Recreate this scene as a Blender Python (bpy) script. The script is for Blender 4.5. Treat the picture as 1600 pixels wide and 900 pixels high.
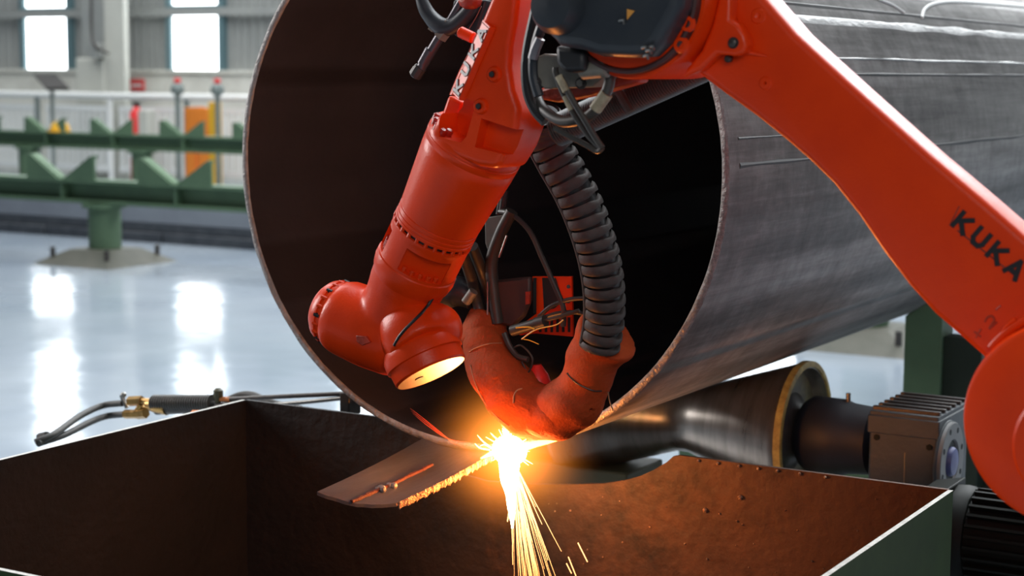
import bpy, bmesh, math, random
from mathutils import Vector, Matrix, noise
random.seed(7)
V = Vector
SC = bpy.context.scene
COL = SC.collection
for o in list(bpy.data.objects): bpy.data.objects.remove(o)

# ------------------------------------------------------------------ camera
F_PX, YAW, HOR, ROLL, CAMZ = 2737.0, math.radians(30.55), 112.0, math.radians(.38), 1.6
_p = math.atan((450-HOR)/F_PX)
FW = V((-math.sin(YAW)*math.cos(_p), math.cos(YAW)*math.cos(_p), -math.sin(_p)))
_rt = V((math.cos(YAW), math.sin(YAW), 0)); _up = _rt.cross(FW)
RT = math.cos(ROLL)*_rt + math.sin(ROLL)*_up
UP = RT.cross(FW)
ORG = V((0, 0, CAMZ))
cd = bpy.data.cameras.new('camera'); cam = bpy.data.objects.new('camera', cd); COL.objects.link(cam)
m = Matrix.Identity(4)
for i in range(3):
    m[i][0] = RT[i]; m[i][1] = UP[i]; m[i][2] = -FW[i]; m[i][3] = ORG[i]
cam.matrix_world = m
cd.sensor_width = 36; cd.lens = F_PX*36/1600; cd.clip_end = 200; cd.clip_start = .05
cd.dof.use_dof = True; cd.dof.focus_distance = 3.3; cd.dof.aperture_fstop = 4.5
SC.camera = cam

# ------------------------------------------------------------------ light
SC.view_settings.view_transform = 'Standard'; SC.view_settings.look = 'None'
SC.view_settings.gamma = 1; SC.view_settings.use_curve_mapping = False
SC.view_settings.exposure = 0.0
w = bpy.data.worlds.new('hall_air'); SC.world = w; w.use_nodes = True
bg = w.node_tree.nodes['Background']; bg.inputs[0].default_value = (.62, .74, .9, 1); bg.inputs[1].default_value = .10

def area(name, loc, target, sx, sy, power, col):
    l = bpy.data.lights.new(name, 'AREA'); l.shape = 'RECTANGLE'; l.size = sx; l.size_y = sy
    l.energy = power; l.color = col
    o = bpy.data.objects.new(name, l); COL.objects.link(o); o.location = loc
    o.rotation_euler = (V(target)-V(loc)).to_track_quat('-Z', 'Y').to_euler()
    return o
area('skylight', (-1.2, 8.5, 9.5), (-1.5, 6.5, 0), 6, 9, 1300, (.93, .97, 1))
area('skylight', (-13, 14, 9), (-12, 15, 0), 18, 8, 2100, (.95, .98, 1))
area('clerestory', (-3.2, 15.5, 7.2), (-1.2, 3, 1.8), 7, 2.6, 1050, (.95, .98, 1))
area('side_windows', (-8.5, 2.0, 3.6), (-1.6, 2.7, 1.3), 1.2, 3, 330, (1, .97, .96))
area('front_fill', (2.2, -2.5, 3.6), (-.9, 2.6, 1.2), 3, 2, 95, (1, .97, .95))  # added fill from behind the camera to brighten the arm

# ------------------------------------------------------------------ pixel helpers: a photo point on a real plane
def RAY(x, y): return FW + RT*((x-800)/F_PX) - UP*((y-450)/F_PX)
def PY(x, y, Y):
    r = RAY(x, y); return ORG + r*(Y/r.y)
def PX(x, y, X):
    r = RAY(x, y); return ORG + r*(X/r.x)
def PZ(x, y, Z):
    r = RAY(x, y); return ORG + r*((Z-CAMZ)/r.z)
def dep(p): return (V(p)-ORG).dot(FW)
def rad(px, p): return px*dep(p)/F_PX

# ------------------------------------------------------------------ materials
def mat(name, col, rough=.5, metal=0., bump=0., bscale=40., var=None, vscale=6., stretch=None, spec=.5, coat=0., rvar=0.):
    M = bpy.data.materials.new(name); M.use_nodes = True
    nt = M.node_tree; N = nt.nodes; L = nt.links; b = N['Principled BSDF']
    b.inputs['Base Color'].default_value = (*col, 1); b.inputs['Roughness'].default_value = rough
    b.inputs['Metallic'].default_value = metal; b.inputs['Specular IOR Level'].default_value = spec
    b.inputs['Coat Weight'].default_value = coat; b.inputs['Coat Roughness'].default_value = .15
    tc = N.new('ShaderNodeTexCoord'); mp = N.new('ShaderNodeMapping'); L.new(tc.outputs['Object'], mp.inputs[0])
    if stretch: mp.inputs['Scale'].default_value = stretch
    if var is not None:
        t = N.new('ShaderNodeTexNoise'); t.inputs['Scale'].default_value = vscale; t.inputs['Detail'].default_value = 8
        t.inputs['Roughness'].default_value = .65
        L.new(mp.outputs[0], t.inputs[0])
        r = N.new('ShaderNodeValToRGB'); r.color_ramp.elements[0].position = .35; r.color_ramp.elements[1].position = .68
        r.color_ramp.elements[0].color = (*col, 1); r.color_ramp.elements[1].color = (*var, 1)
        L.new(t.outputs[0], r.inputs[0]); L.new(r.outputs[0], b.inputs['Base Color'])
        if rvar:
            mr = N.new('ShaderNodeMapRange'); mr.inputs[3].default_value = rough-rvar; mr.inputs[4].default_value = rough+rvar
            L.new(t.outputs[0], mr.inputs[0]); L.new(mr.outputs[0], b.inputs['Roughness'])
    if bump:
        t = N.new('ShaderNodeTexNoise'); t.inputs['Scale'].default_value = bscale; t.inputs['Detail'].default_value = 5
        L.new(mp.outputs[0], t.inputs[0])
        bp = N.new('ShaderNodeBump'); bp.inputs['Strength'].default_value = bump; bp.inputs['Distance'].default_value = .01
        L.new(t.outputs[0], bp.inputs['Height']); L.new(bp.outputs[0], b.inputs['Normal'])
    return M
def emat(name, col, s):
    M = bpy.data.materials.new(name); M.use_nodes = True
    b = M.node_tree.nodes['Principled BSDF']
    b.inputs['Base Color'].default_value = (*col, 1)
    b.inputs['Emission Color'].default_value = (*col, 1); b.inputs['Emission Strength'].default_value = s
    return M

ORANGE = mat('orange_paint', (.84, .050, .001), .34, bump=.06, bscale=260, var=(.76, .040, .001), vscale=9, spec=.34)
ORANGE_D = mat('orange_paint_grimy', (.55, .04, .01), .45, bump=.2, bscale=120, var=(.12, .02, .01), vscale=14)
BLACKM = mat('black_lettering', (.012, .012, .013), .5)
GREYM = mat('grey_raised_lettering', (.16, .16, .16), .45, var=(.1, .09, .09), vscale=60)
SEAL = mat('black_seal', (.012, .012, .013), .45)
MOTOR = mat('dark_grey_motor_cover', (.022, .028, .036), .42, var=(.035, .04, .045), vscale=14, bump=.05)
PLAT = mat('beige_grey_plate', (.21, .19, .15), .5, var=(.13, .12, .1), vscale=20)
STEELB = mat('bolt_steel', (.3, .29, .27), .35, metal=.9)
CABLE = mat('dark_cable', (.035, .033, .03), .42, var=(.06, .05, .04), vscale=20)
CABLEL = mat('cable_collar', (.42, .36, .24), .5, var=(.2, .16, .1), vscale=40)
HOSE = mat('hose_black_rubber', (.040, .038, .035), .6, var=(.06, .057, .052), vscale=25, bump=.1, bscale=90)
LEATH = mat('leather', (.46, .080, .018), .75, var=(.34, .050, .012), vscale=11, bump=.2, bscale=160, spec=.2)
THREAD = mat('thread', (.45, .2, .1), .8)
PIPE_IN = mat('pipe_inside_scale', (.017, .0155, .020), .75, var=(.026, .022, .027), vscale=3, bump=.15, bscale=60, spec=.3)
RIM = mat('cut_rim_steel', (.36, .34, .33), .5, metal=.4, var=(.2, .18, .17), vscale=40, bump=.4, bscale=160)
def rusty(M):  # real rust; its browning towards the right also paints in arc glow
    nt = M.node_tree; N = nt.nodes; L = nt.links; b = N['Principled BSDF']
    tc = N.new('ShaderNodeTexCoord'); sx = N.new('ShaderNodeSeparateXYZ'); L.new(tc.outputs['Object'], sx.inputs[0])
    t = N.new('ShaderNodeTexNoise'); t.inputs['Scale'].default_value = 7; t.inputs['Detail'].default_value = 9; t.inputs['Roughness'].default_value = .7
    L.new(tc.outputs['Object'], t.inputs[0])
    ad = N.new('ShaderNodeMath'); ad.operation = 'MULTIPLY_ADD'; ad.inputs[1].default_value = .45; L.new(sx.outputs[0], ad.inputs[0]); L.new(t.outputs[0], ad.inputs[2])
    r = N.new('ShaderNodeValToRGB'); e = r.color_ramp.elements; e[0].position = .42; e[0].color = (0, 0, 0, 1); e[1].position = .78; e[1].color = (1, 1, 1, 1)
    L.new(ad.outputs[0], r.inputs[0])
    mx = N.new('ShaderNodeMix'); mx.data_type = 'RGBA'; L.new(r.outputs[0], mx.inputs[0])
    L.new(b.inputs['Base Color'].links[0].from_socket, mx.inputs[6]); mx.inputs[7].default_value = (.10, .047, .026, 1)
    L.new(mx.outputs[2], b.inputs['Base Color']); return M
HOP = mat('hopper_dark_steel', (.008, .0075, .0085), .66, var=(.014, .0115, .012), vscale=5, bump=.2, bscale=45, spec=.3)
HOPR = rusty(mat('hopper_rust_and_glow', (.012, .0095, .0095), .62, var=(.024, .015, .012), vscale=5, bump=.3, bscale=45, spec=.3))
HOPG = mat('hopper_green_paint', (.030, .062, .020), .6, var=(.022, .046, .016), vscale=9, spec=.12)
EDGE = mat('bright_plate_edge', (.5, .49, .45), .45, metal=.3, var=(.3, .28, .25), vscale=50)
STRIP = mat('strip_steel', (.12, .13, .155), .42, metal=.4, var=(.055, .055, .065), vscale=9, stretch=(1, .2, 1), bump=.15, bscale=80)
CUTEDGE = mat('flame_cut_edge', (.30, .16, .09), .4, metal=.5, var=(.5, .35, .25), vscale=70, bump=.8, bscale=200)
CRACK = mat('rust_crack', (.10, .022, .01), .8, bump=.5, bscale=160)
GREEN = mat('green_paint', (.100, .165, .095), .5, var=(.08, .135, .08), vscale=4, spec=.3)
GREEN_D = mat('green_paint_dark', (.012, .022, .014), .55)
FLANGE = mat('flange_face', (.34, .13, .02), .4, var=(.24, .075, .012), vscale=25)
BRASS = mat('brass', (.55, .33, .10), .35, metal=.8, var=(.35, .2, .07), vscale=50)
COPPER = mat('copper_nut', (.75, .25, .08), .35, metal=.6)
DARKST = mat('dark_steel', (.05, .045, .045), .4, metal=.5, var=(.08, .07, .06), vscale=30)
GEARB = mat('gearbox_paint', (.055, .066, .075), .5, var=(.04, .05, .058), vscale=8, bump=.1, bscale=80)
BLUE = mat('blue_shaft_cap', (.10, .12, .32), .45, var=(.07, .08, .2), vscale=40)
NAVY = mat('navy_coupling', (.014, .016, .026), .55, bump=.1)
BLKMOT = mat('black_motor', (.008, .011, .009), .55, spec=.2)
YELL = mat('yellow_rim_paint', (.50, .38, .10), .55, var=(.20, .13, .03), vscale=30)
WHITE = mat('white_paint', (.75, .76, .74), .5)
BEIGE = mat('cream_masonry', (.74, .73, .66), .8, var=(.56, .54, .48), vscale=2)
COLM = mat('cream_column', (.56, .56, .50), .6, var=(.5, .5, .45), vscale=2)
COLD = mat('grey_column', (.33, .34, .32), .6, var=(.27, .28, .27), vscale=2)
CORR = mat('corrugated_sheet', (.33, .34, .325), .5, var=(.28, .29, .28), vscale=2)
FRAMEB = mat('window_frame_blue', (.12, .2, .22), .5)
RED = mat('red_paint', (.72, .03, .03), .45)
ORG2 = mat('orange_cabinet', (.85, .25, .03), .55)
YEL2 = mat('yellow_plastic', (.75, .42, .03), .45)
BASEP = mat('base_plate_olive', (.065, .067, .05), .6, var=(.10, .095, .075), vscale=6)
GIRD = mat('grey_girder', (.23, .25, .28), .5, var=(.19, .2, .23), vscale=2)
GIRD_D = mat('dark_plinth', (.035, .04, .05), .6, var=(.07, .075, .085), vscale=8)
POSTG = mat('grey_post', (.17, .2, .19), .5)

def mat_pipe():
    M = bpy.data.materials.new('pipe_outer_steel'); M.use_nodes = True
    nt = M.node_tree; N = nt.nodes; L = nt.links; b = N['Principled BSDF']
    tc = N.new('ShaderNodeTexCoord')
    def nz(scale, st, det=6):
        mp = N.new('ShaderNodeMapping'); mp.inputs['Scale'].default_value = st; L.new(tc.outputs['Object'], mp.inputs[0])
        t = N.new('ShaderNodeTexNoise'); t.inputs['Scale'].default_value = scale; t.inputs['Detail'].default_value = det
        t.inputs['Roughness'].default_value = .7; L.new(mp.outputs[0], t.inputs[0]); return t
    a = nz(9, (1, .05, 1)); c = nz(14, (1, .8, 1)); d = nz(12, (.5, 2.2, .5))
    r = N.new('ShaderNodeValToRGB'); e = r.color_ramp.elements
    e[0].position = .36; e[0].color = (.095, .092, .09, 1); e[1].position = .66; e[1].color = (.42, .41, .40, 1)
    e2 = r.color_ramp.elements.new(.5); e2.color = (.21, .205, .198, 1)
    mx = N.new('ShaderNodeMix'); mx.data_type = 'FLOAT'; mx.inputs[0].default_value = .3
    L.new(a.outputs[0], mx.inputs[2]); L.new(c.outputs[0], mx.inputs[3]); L.new(mx.outputs[0], r.inputs[0])
    m2 = N.new('ShaderNodeMix'); m2.data_type = 'RGBA'; m2.blend_type = 'MULTIPLY'; m2.inputs[0].default_value = .22
    r2 = N.new('ShaderNodeValToRGB'); r2.color_ramp.elements[0].position = .38; r2.color_ramp.elements[0].color = (.45, .43, .42, 1)
    r2.color_ramp.elements[1].position = .52; r2.color_ramp.elements[1].color = (1, 1, 1, 1); L.new(d.outputs[0], r2.inputs[0])
    L.new(r.outputs[0], m2.inputs[6]); L.new(r2.outputs[0], m2.inputs[7]); L.new(m2.outputs[2], b.inputs['Base Color'])
    b.inputs['Metallic'].default_value = .25
    mr = N.new('ShaderNodeMapRange'); mr.inputs[3].default_value = .28; mr.inputs[4].default_value = .6
    L.new(c.outputs[0], mr.inputs[0]); L.new(mr.outputs[0], b.inputs['Roughness'])
    bp = N.new('ShaderNodeBump'); bp.inputs['Strength'].default_value = .2; bp.inputs['Distance'].default_value = .01
    L.new(mx.outputs[0], bp.inputs['Height']); L.new(bp.outputs[0], b.inputs['Normal'])
    return M
PIPE_OUT = mat_pipe()

def mat_floor():
    M = bpy.data.materials.new('polished_floor'); M.use_nodes = True
    nt = M.node_tree; N = nt.nodes; L = nt.links; b = N['Principled BSDF']
    tc = N.new('ShaderNodeTexCoord'); t = N.new('ShaderNodeTexNoise'); t.inputs['Scale'].default_value = .6; t.inputs['Detail'].default_value = 5
    L.new(tc.outputs['Object'], t.inputs[0])
    r = N.new('ShaderNodeValToRGB'); r.color_ramp.elements[0].position = .35; r.color_ramp.elements[0].color = (.25, .30, .36, 1)
    r.color_ramp.elements[1].position = .7; r.color_ramp.elements[1].color = (.36, .41, .46, 1)
    L.new(t.outputs[0], r.inputs[0]); L.new(r.outputs[0], b.inputs['Base Color'])
    b.inputs['Roughness'].default_value = .13; b.inputs['IOR'].default_value = 1.6
    t2 = N.new('ShaderNodeTexNoise'); t2.inputs['Scale'].default_value = 2.2; t2.inputs['Detail'].default_value = 2
    L.new(tc.outputs['Object'], t2.inputs[0])
    bp = N.new('ShaderNodeBump'); bp.inputs['Strength'].default_value = .12; bp.inputs['Distance'].default_value = .05
    L.new(t2.outputs[0], bp.inputs['Height']); L.new(bp.outputs[0], b.inputs['Normal'])
    return M
FLOOR = mat_floor()
PANE = emat('daylit_pane', (.93, .97, 1), 5.0)

# ------------------------------------------------------------------ mesh helpers (all shapes in world coordinates)
class MB:
    def __init__(s): s.v = []; s.f = []; s.mi = []; s.cur = 0
    def add(s, vs, fs):
        n = len(s.v); s.v += [V(a) for a in vs]; s.f += [[i+n for i in f] for f in fs]; s.mi += [s.cur]*len(fs); return s
    def box(s, a, b, M=None):
        x0, y0, z0 = a; x1, y1, z1 = b
        vs = [V(p) for p in ((x0,y0,z0),(x1,y0,z0),(x1,y1,z0),(x0,y1,z0),(x0,y0,z1),(x1,y0,z1),(x1,y1,z1),(x0,y1,z1))]
        if M: vs = [M @ p for p in vs]
        return s.add(vs, [[0,3,2,1],[4,5,6,7],[0,1,5,4],[1,2,6,5],[2,3,7,6],[3,0,4,7]])
    def prism(s, pts, d):
        pts = [V(p) for p in pts]; d = V(d); n = len(pts)
        nr = V((0,0,0))
        for i in range(n): nr += pts[i].cross(pts[(i+1) % n])
        if nr.dot(d) > 0: pts = pts[::-1]
        return s.add(pts+[p+d for p in pts], [list(range(n))]+[[n+i for i in range(n)][::-1]]+[[i, n+i, n+(i+1) % n, (i+1) % n] for i in range(n)])
    def lathe(s, A, B, prof, seg=40, cap=True, ang=(0, 1), ref=None):
        A = V(A); B = V(B); ax = (B-A).normalized()
        u = (V(ref) if ref else (V((0,0,1)) if abs(ax.z) < .9 else V((1,0,0)))); u = (u-ax*u.dot(ax)).normalized(); w_ = ax.cross(u)
        full = ang == (0, 1); k = seg if full else seg+1
        vs = []
        for t, r in prof:
            for i in range(k):
                th = 2*math.pi*(ang[0]+(ang[1]-ang[0])*i/seg)
                vs.append(A+ax*t+(u*math.cos(th)+w_*math.sin(th))*max(r, 1e-5))
        fs = []
        for j in range(len(prof)-1):
            for i in range(seg):
                a = j*k+i; b = j*k+(i+1) % k; fs.append([a, b, b+k, a+k])
        if cap and full:
            fs.append(list(range(k))[::-1]); fs.append([(len(prof)-1)*k+i for i in range(k)])
        return s.add(vs, fs)
    def cyl(s, A, B, r, r2=None, seg=28, ch=0.):
        L = (V(B)-V(A)).length; r2 = r if r2 is None else r2
        if ch: pr = [(0, r-ch), (ch, r), (L-ch, r2), (L, r2-ch)]
        else: pr = [(0, r), (L, r2)]
        return s.lathe(A, B, pr, seg)
    def tube(s, path, r, seg=12, smooth=6, squash=None):
        P = [V(p) for p in path]; R = r if isinstance(r, (list, tuple)) else [r]*len(P)
        if smooth and len(P) > 2:
            Q = []; RR = []
            for i in range(len(P)-1):
                p0 = P[max(i-1, 0)]; p1 = P[i]; p2 = P[i+1]; p3 = P[min(i+2, len(P)-1)]
                for k in range(smooth):
                    t = k/smooth
                    Q.append(.5*((2*p1)+(p2-p0)*t+(2*p0-5*p1+4*p2-p3)*t*t+(3*p1-p0-3*p2+p3)*t**3))
                    t2 = t*t*(3-2*t); RR.append(R[i]*(1-t2)+R[i+1]*t2)
            Q.append(P[-1]); RR.append(R[-1]); P, R = Q, RR
        n = len(P); T = [(P[min(i+1, n-1)]-P[max(i-1, 0)]).normalized() for i in range(n)]
        u = T[0].orthogonal().normalized(); vs = []
        for i in range(n):
            u = (u-T[i]*u.dot(T[i])).normalized(); w_ = T[i].cross(u)
            for k in range(seg):
                th = 2*math.pi*k/seg; vs.append(P[i]+(u*math.cos(th)+w_*math.sin(th))*R[i])
        fs = [[i*seg+k, i*seg+(k+1) % seg, (i+1)*seg+(k+1) % seg, (i+1)*seg+k] for i in range(n-1) for k in range(seg)]
        fs.append(list(range(seg))[::-1]); fs.append([(n-1)*seg+k for k in range(seg)])
        return s.add(vs, fs)
    def ball(s, c, r, seg=14, sc=(1, 1, 1)):
        c = V(c); vs = []; fs = []; n = seg//2
        for j in range(n+1):
            ph = math.pi*j/n
            for i in range(seg):
                th = 2*math.pi*i/seg
                vs.append(c+V((sc[0]*math.sin(ph)*math.cos(th), sc[1]*math.sin(ph)*math.sin(th), sc[2]*math.cos(ph)))*r)
        for j in range(n):
            for i in range(seg):
                a = j*seg+i; b = j*seg+(i+1) % seg; fs.append([a+seg, b+seg, b, a])
        return s.add(vs, fs)
OFF = {}
def obj(name, mb, mats, parent=None, smooth=True, bevel=0, bseg=2, angle=35, base=None, mods=None, solid=0):
    me = bpy.data.meshes.new(name)
    off = OFF.get(parent.name, V((0,0,0))) if parent else V((0,0,0))
    if base is not None: off = V(base)
    me.from_pydata([tuple(p-off) for p in mb.v], [], mb.f); me.update()
    for mm in (mats if isinstance(mats, (list, tuple)) else [mats]): me.materials.append(mm)
    for p, i in zip(me.polygons, mb.mi): p.material_index = i
    bm = bmesh.new(); bm.from_mesh(me); bmesh.ops.remove_doubles(bm, verts=bm.verts, dist=1e-5)
    bmesh.ops.recalc_face_normals(bm, faces=bm.faces); bm.to_mesh(me); bm.free()
    o = bpy.data.objects.new(name, me); COL.objects.link(o)
    if parent: o.parent = parent
    else: o.location = off
    OFF[o.name] = off
    if smooth:
        for p in me.polygons: p.use_smooth = True
        me.set_sharp_from_angle(angle=math.radians(angle))
    if bevel:
        b = o.modifiers.new('bevel', 'BEVEL'); b.width = bevel; b.segments = bseg; b.limit_method = 'ANGLE'; b.angle_limit = math.radians(40)
        b.harden_normals = False
    return o
def bake(o):
    dg = bpy.context.evaluated_depsgraph_get(); dg.update()
    me = bpy.data.meshes.new_from_object(o.evaluated_get(dg)); o.modifiers.clear(); o.data = me
    return o
def cut(o, mb):
    "boolean-subtract a shape from a part, then drop the cutter"
    c = obj('cutter', mb, ORANGE, base=(0,0,0), smooth=False)
    c.location = -OFF[o.name]
    # part meshes are stored relative to their thing's base
    if o.parent: o_loc = OFF[o.name]
    c.location = (0,0,0)
    md = o.modifiers.new('b', 'BOOLEAN'); md.operation = 'DIFFERENCE'; md.object = c; md.solver = 'EXACT'
    bpy.context.view_layer.update(); bake(o); bpy.data.objects.remove(c)
    for p in o.data.polygons: p.use_smooth = True
    o.data.set_sharp_from_angle(angle=math.radians(30))
def blend(o, vox=.006, it=6):
    r = o.modifiers.new('r', 'REMESH'); r.mode = 'VOXEL'; r.voxel_size = vox; r.use_smooth_shade = True
    s = o.modifiers.new('s', 'SMOOTH'); s.factor = .5; s.iterations = it
    bpy.context.view_layer.update(); bake(o)
    for p in o.data.polygons: p.use_smooth = True
def thing(name, label, cat, loc, group=None):
    o = bpy.data.objects.new(name, None); COL.objects.link(o); o.location = loc; o.empty_display_size = .1
    OFF[o.name] = V(loc); o['label'] = label; o['category'] = cat
    if group: o['group'] = group
    return o
def tag(o, label, cat, group=None, kind=None):
    if label: o['label'] = label
    if cat: o['category'] = cat
    if group: o['group'] = group
    if kind: o['kind'] = kind
    return o
def struct(name, mb, mats, **k):
    o = obj(name, mb, mats, **k); o['kind'] = 'structure'; return o
def copy_tree(o, parent=None):
    c = o.copy(); COL.objects.link(c)
    if parent: c.parent = parent
    OFF[c.name] = OFF[o.name]
    for ch in [x for x in o.children]: copy_tree(ch, c)
    return c

# ================================================================== SETTING
WY = 20.0
struct('floor', MB().add([(-45, -8, 0), (25, -8, 0), (25, WY+.3, 0), (-45, WY+.3, 0)], [[0, 1, 2, 3]]), FLOOR, smooth=False)
sill = PY(80, 108, WY).z
wx = [PY(38, 108, WY).x, PY(266, 112, WY).x]
step = wx[1]-wx[0]; ww = PY(110, 108, WY).x-wx[0]
WTOP = 7.5
struct('wall_back', MB().box((-45, WY, 0), (25, WY+.3, sill)), BEIGE, smooth=False)
struct('trim_1', MB().box((-45, WY-.04, sill-.05), (25, WY, sill)), BEIGE, smooth=False)
xs = []; k = -12
while wx[0]+k*step < 24: xs.append(wx[0]+k*step); k += 1
xs = [x for x in xs if x > -44]
def corr(x0, x1, z0, z1, per=.15, amp=.035):
    mb = MB(); x = x0; pr = [(0, 0), (.3, 0), (.4, 1), (.8, 1), (.9, 0)]; pts = []
    while x < x1:
        for t, a in pr:
            if x+t*per < x1: pts.append((x+t*per, WY+.1-a*amp))
        x += per
    pts.append((x1, WY+.1)); n = len(pts)
    mb.add([(p[0], p[1], z0) for p in pts]+[(p[0], p[1], z1) for p in pts], [[i, i+1, n+i+1, n+i] for i in range(n-1)])
    return mb
mb = MB(); px = -45
for x in xs:
    c_ = corr(px, x, sill, WTOP); mb.add(c_.v, c_.f); px = x+ww
c_ = corr(px, 25, sill, WTOP); mb.add(c_.v, c_.f)
struct('trim_2', mb, CORR, smooth=False)
struct('wall_back_upper', MB().box((-45, WY+.18, sill), (25, WY+.3, WTOP)), CORR, smooth=False)
struct('wall_left', MB().box((-45.3, -8, 0), (-45, WY+.3, WTOP)), BEIGE, smooth=False)
for i, x in enumerate(xs):
    f = MB()
    f.box((x-.05, WY-.03, sill), (x+.05, WY+.1, WTOP)).box((x+ww-.05, WY-.03, sill), (x+ww+.05, WY+.1, WTOP))
    z = PY(70, 15.3, WY).z; z0 = z-sill
    zz = z
    while zz < WTOP: f.box((x, WY-.02, zz-.035), (x+ww, WY+.08, zz+.035)); zz += z0
    o = struct('window_%d' % (i+1), f, FRAMEB, smooth=False)
    obj('window_pane', MB().box((x+.05, WY+.03, sill), (x+ww-.05, WY+.06, WTOP)), PANE, o, smooth=False)
# horizontal girt across the sheeting
struct('trim_3', MB().box((-45, WY-.06, PY(200, 20, WY).z-.06), (25, WY-.01, PY(200, 20, WY).z+.06)), COLD, smooth=False)

# steel column with a cast foot
CY = 19.3
cl, cm, cr = PY(128, 150, CY).x, PY(172, 150, CY).x, PY(203, 150, CY).x
t = thing('steel_column', 'cream building column with grey cable duct in front of corrugated wall', 'column', ((cl+cr)/2, CY, 0))
obj('column_shaft', MB().box((cm, CY-.10, 0), (cr, CY+.0, WTOP)), COLM, t, bevel=.01)
obj('column_web', MB().box((cl+.06, CY-.05, 0), (cm, CY+.0, WTOP)), COLD, t, bevel=.01)
zc = PY(150, 91, CY).z
obj('column_casing', MB().box((cl, CY-.12, 0), (cm-.003, CY+.0, zc)), COLM, t, bevel=.02)
pz = PY(150, 85, CY-.25)
obj('power_cable', MB().tube([(PY(143, -60, CY-.24)), PY(143, 40, CY-.24), PY(148, 70, CY-.28), PY(170, 84, CY-.25)], .02), DARKST, t)
cb = PY(150, 78, CY-.2); obj('junction_box', MB().box((cb.x-.06, CY-.26, cb.z-.12), (cb.x+.08, CY-.1, cb.z+.1)), COLD, t, bevel=.01)

# railing along the wall
RY = 19.0
zr = PY(60, 148, RY).z
t = thing('guard_rail', 'white handrail with vertical bars running along the cream wall', 'railing', (-20, RY, 0))
obj('top_rail', MB().tube([(-30, RY, zr), (5, RY, zr)], .05, smooth=0), WHITE, t)
for i in range(24):
    x = -29.6+i*1.45
    obj('rail_post', MB().cyl((x, RY, 0), (x, RY, zr), .04), POSTG if i % 2 else WHITE, t)
zb = PY(60, 163, RY).z
xx = -29.5; segs = []
while xx < 3.6:
    mb = MB().box((xx+.08, RY-.02, .12), (xx+1.37, RY+.02, .2)).box((xx+.08, RY-.02, zb-.08), (xx+1.37, RY+.02, zb))
    q = xx+.1
    while q < xx+1.34: mb.box((q, RY-.015, .12), (q+.05, RY+.015, zb)); q += .115
    obj('bar_panel', mb, WHITE, t, smooth=False); xx += 1.45

# ================================================================== RACKS, GIRDER
def rack(Yr, px_top, px_bot, xlist, x0, x1, tooth_sp, tooth_w, label, posts):
    ztop = PY(px_top[0], px_top[1], Yr).z; zbot = PY(px_bot[0], px_bot[1], Yr).z
    t = thing('pipe_rack', label, 'rack', ((x0+x1)/2, Yr, 0), None)
    d = .10
    # I-beam: flanges and web, with stiffener ribs
    mb = MB().box((x0, Yr-d, ztop-.03), (x1, Yr+d, ztop)).box((x0, Yr-d, zbot), (x1, Yr+d, zbot+.03)).box((x0, Yr+.0, zbot), (x1, Yr+.03, ztop))
    obj('beam', mb, GREEN, t, bevel=.003)
    x = xlist[0]
    while x < x1:
        obj('stiffener', MB().box((x-.012, Yr-d+.01, zbot+.03), (x+.012, Yr+d-.01, ztop-.03)), GREEN, t, smooth=False); x += xlist[1]
    # V-shaped saddles: pairs of triangular plates
    x = xlist[0]-3*xlist[1] if xlist[0]-3*xlist[1] > x0 else xlist[0]
    while x < x1-.6:
        th = tooth_w*.25
        for sgn in (-1, 1):
            xa = x+sgn*tooth_w*.5
            mb = MB().prism([(x+sgn*.03, Yr-.1, ztop), (xa, Yr-.1, ztop), (xa, Yr-.1, ztop+th), (xa-sgn*.05, Yr-.1, ztop+th)], (0, .02, 0))
            mb.prism([(x+sgn*.03, Yr-.08, ztop+.012), (xa-sgn*.05, Yr-.08, ztop+th+.006), (xa-sgn*.05, Yr+.0, ztop+th+.006), (x+sgn*.03, Yr+.0, ztop+.012)], (0, 0, -.015))
            obj('saddle_plate', mb, GREEN, t, smooth=False)
        x += tooth_sp
    for x in posts:
        r = .135
        p = obj('post', MB().cyl((x, Yr, .06), (x, Yr, zbot), r, seg=32), GREEN, t)
        obj('post_cap', MB().cyl((x, Yr, zbot-.03), (x, Yr, zbot), r+.05, seg=32), GREEN, t)
        b = MB(); h = .42
        b.add([(x-h, Yr-h, 0), (x+h, Yr-h, 0), (x+h, Yr+h, 0), (x-h, Yr+h, 0), (x-.2, Yr-.2, .12), (x+.2, Yr-.2, .12), (x+.2, Yr+.2, .12), (x-.2, Yr+.2, .12)],
              [[0, 3, 2, 1], [4, 5, 6, 7], [0, 1, 5, 4], [1, 2, 6, 5], [2, 3, 7, 6], [3, 0, 4, 7]])
        bp_ = obj('base_plate', b, BASEP, t, smooth=False)
        for dx, dy in ((-.3, -.3), (.3, -.3), (.3, .3), (-.3, .3)):
            obj('anchor_bolt', MB().cyl((x+dx, Yr+dy, 0.03), (x+dx, Yr+dy, .14), .022, seg=10), DARKST, bp_)
    return t
NY = 10.78
p0 = PY(165, 410, NY).x
s1 = PY(108, 300, NY).x; s2 = PY(285, 300, NY).x
rack(NY, (165, 281), (165, 318), (s1-(s2-s1)*4, s2-s1), -17.5, 3, s2-s1, (s2-s1)*.62, 'near green steel rack on a round post with square foot, in front of grey girder', [p0-3.47*1, p0, p0+3.47, p0+10.4])
FY = 17.2
s1 = PY(78, 215, FY).x; s2 = PY(182, 215, FY).x
rack(FY, (165, 208), (165, 233), (s1-(s2-s1)*5, s2-s1), -27, 3, (s2-s1), (s2-s1)*.62, 'far green steel rack close to the white handrail', [PY(45, 245, FY).x, PY(222, 245, FY).x, PY(222, 245, FY).x+4.6, PY(45, 245, FY).x-4.6])
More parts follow.
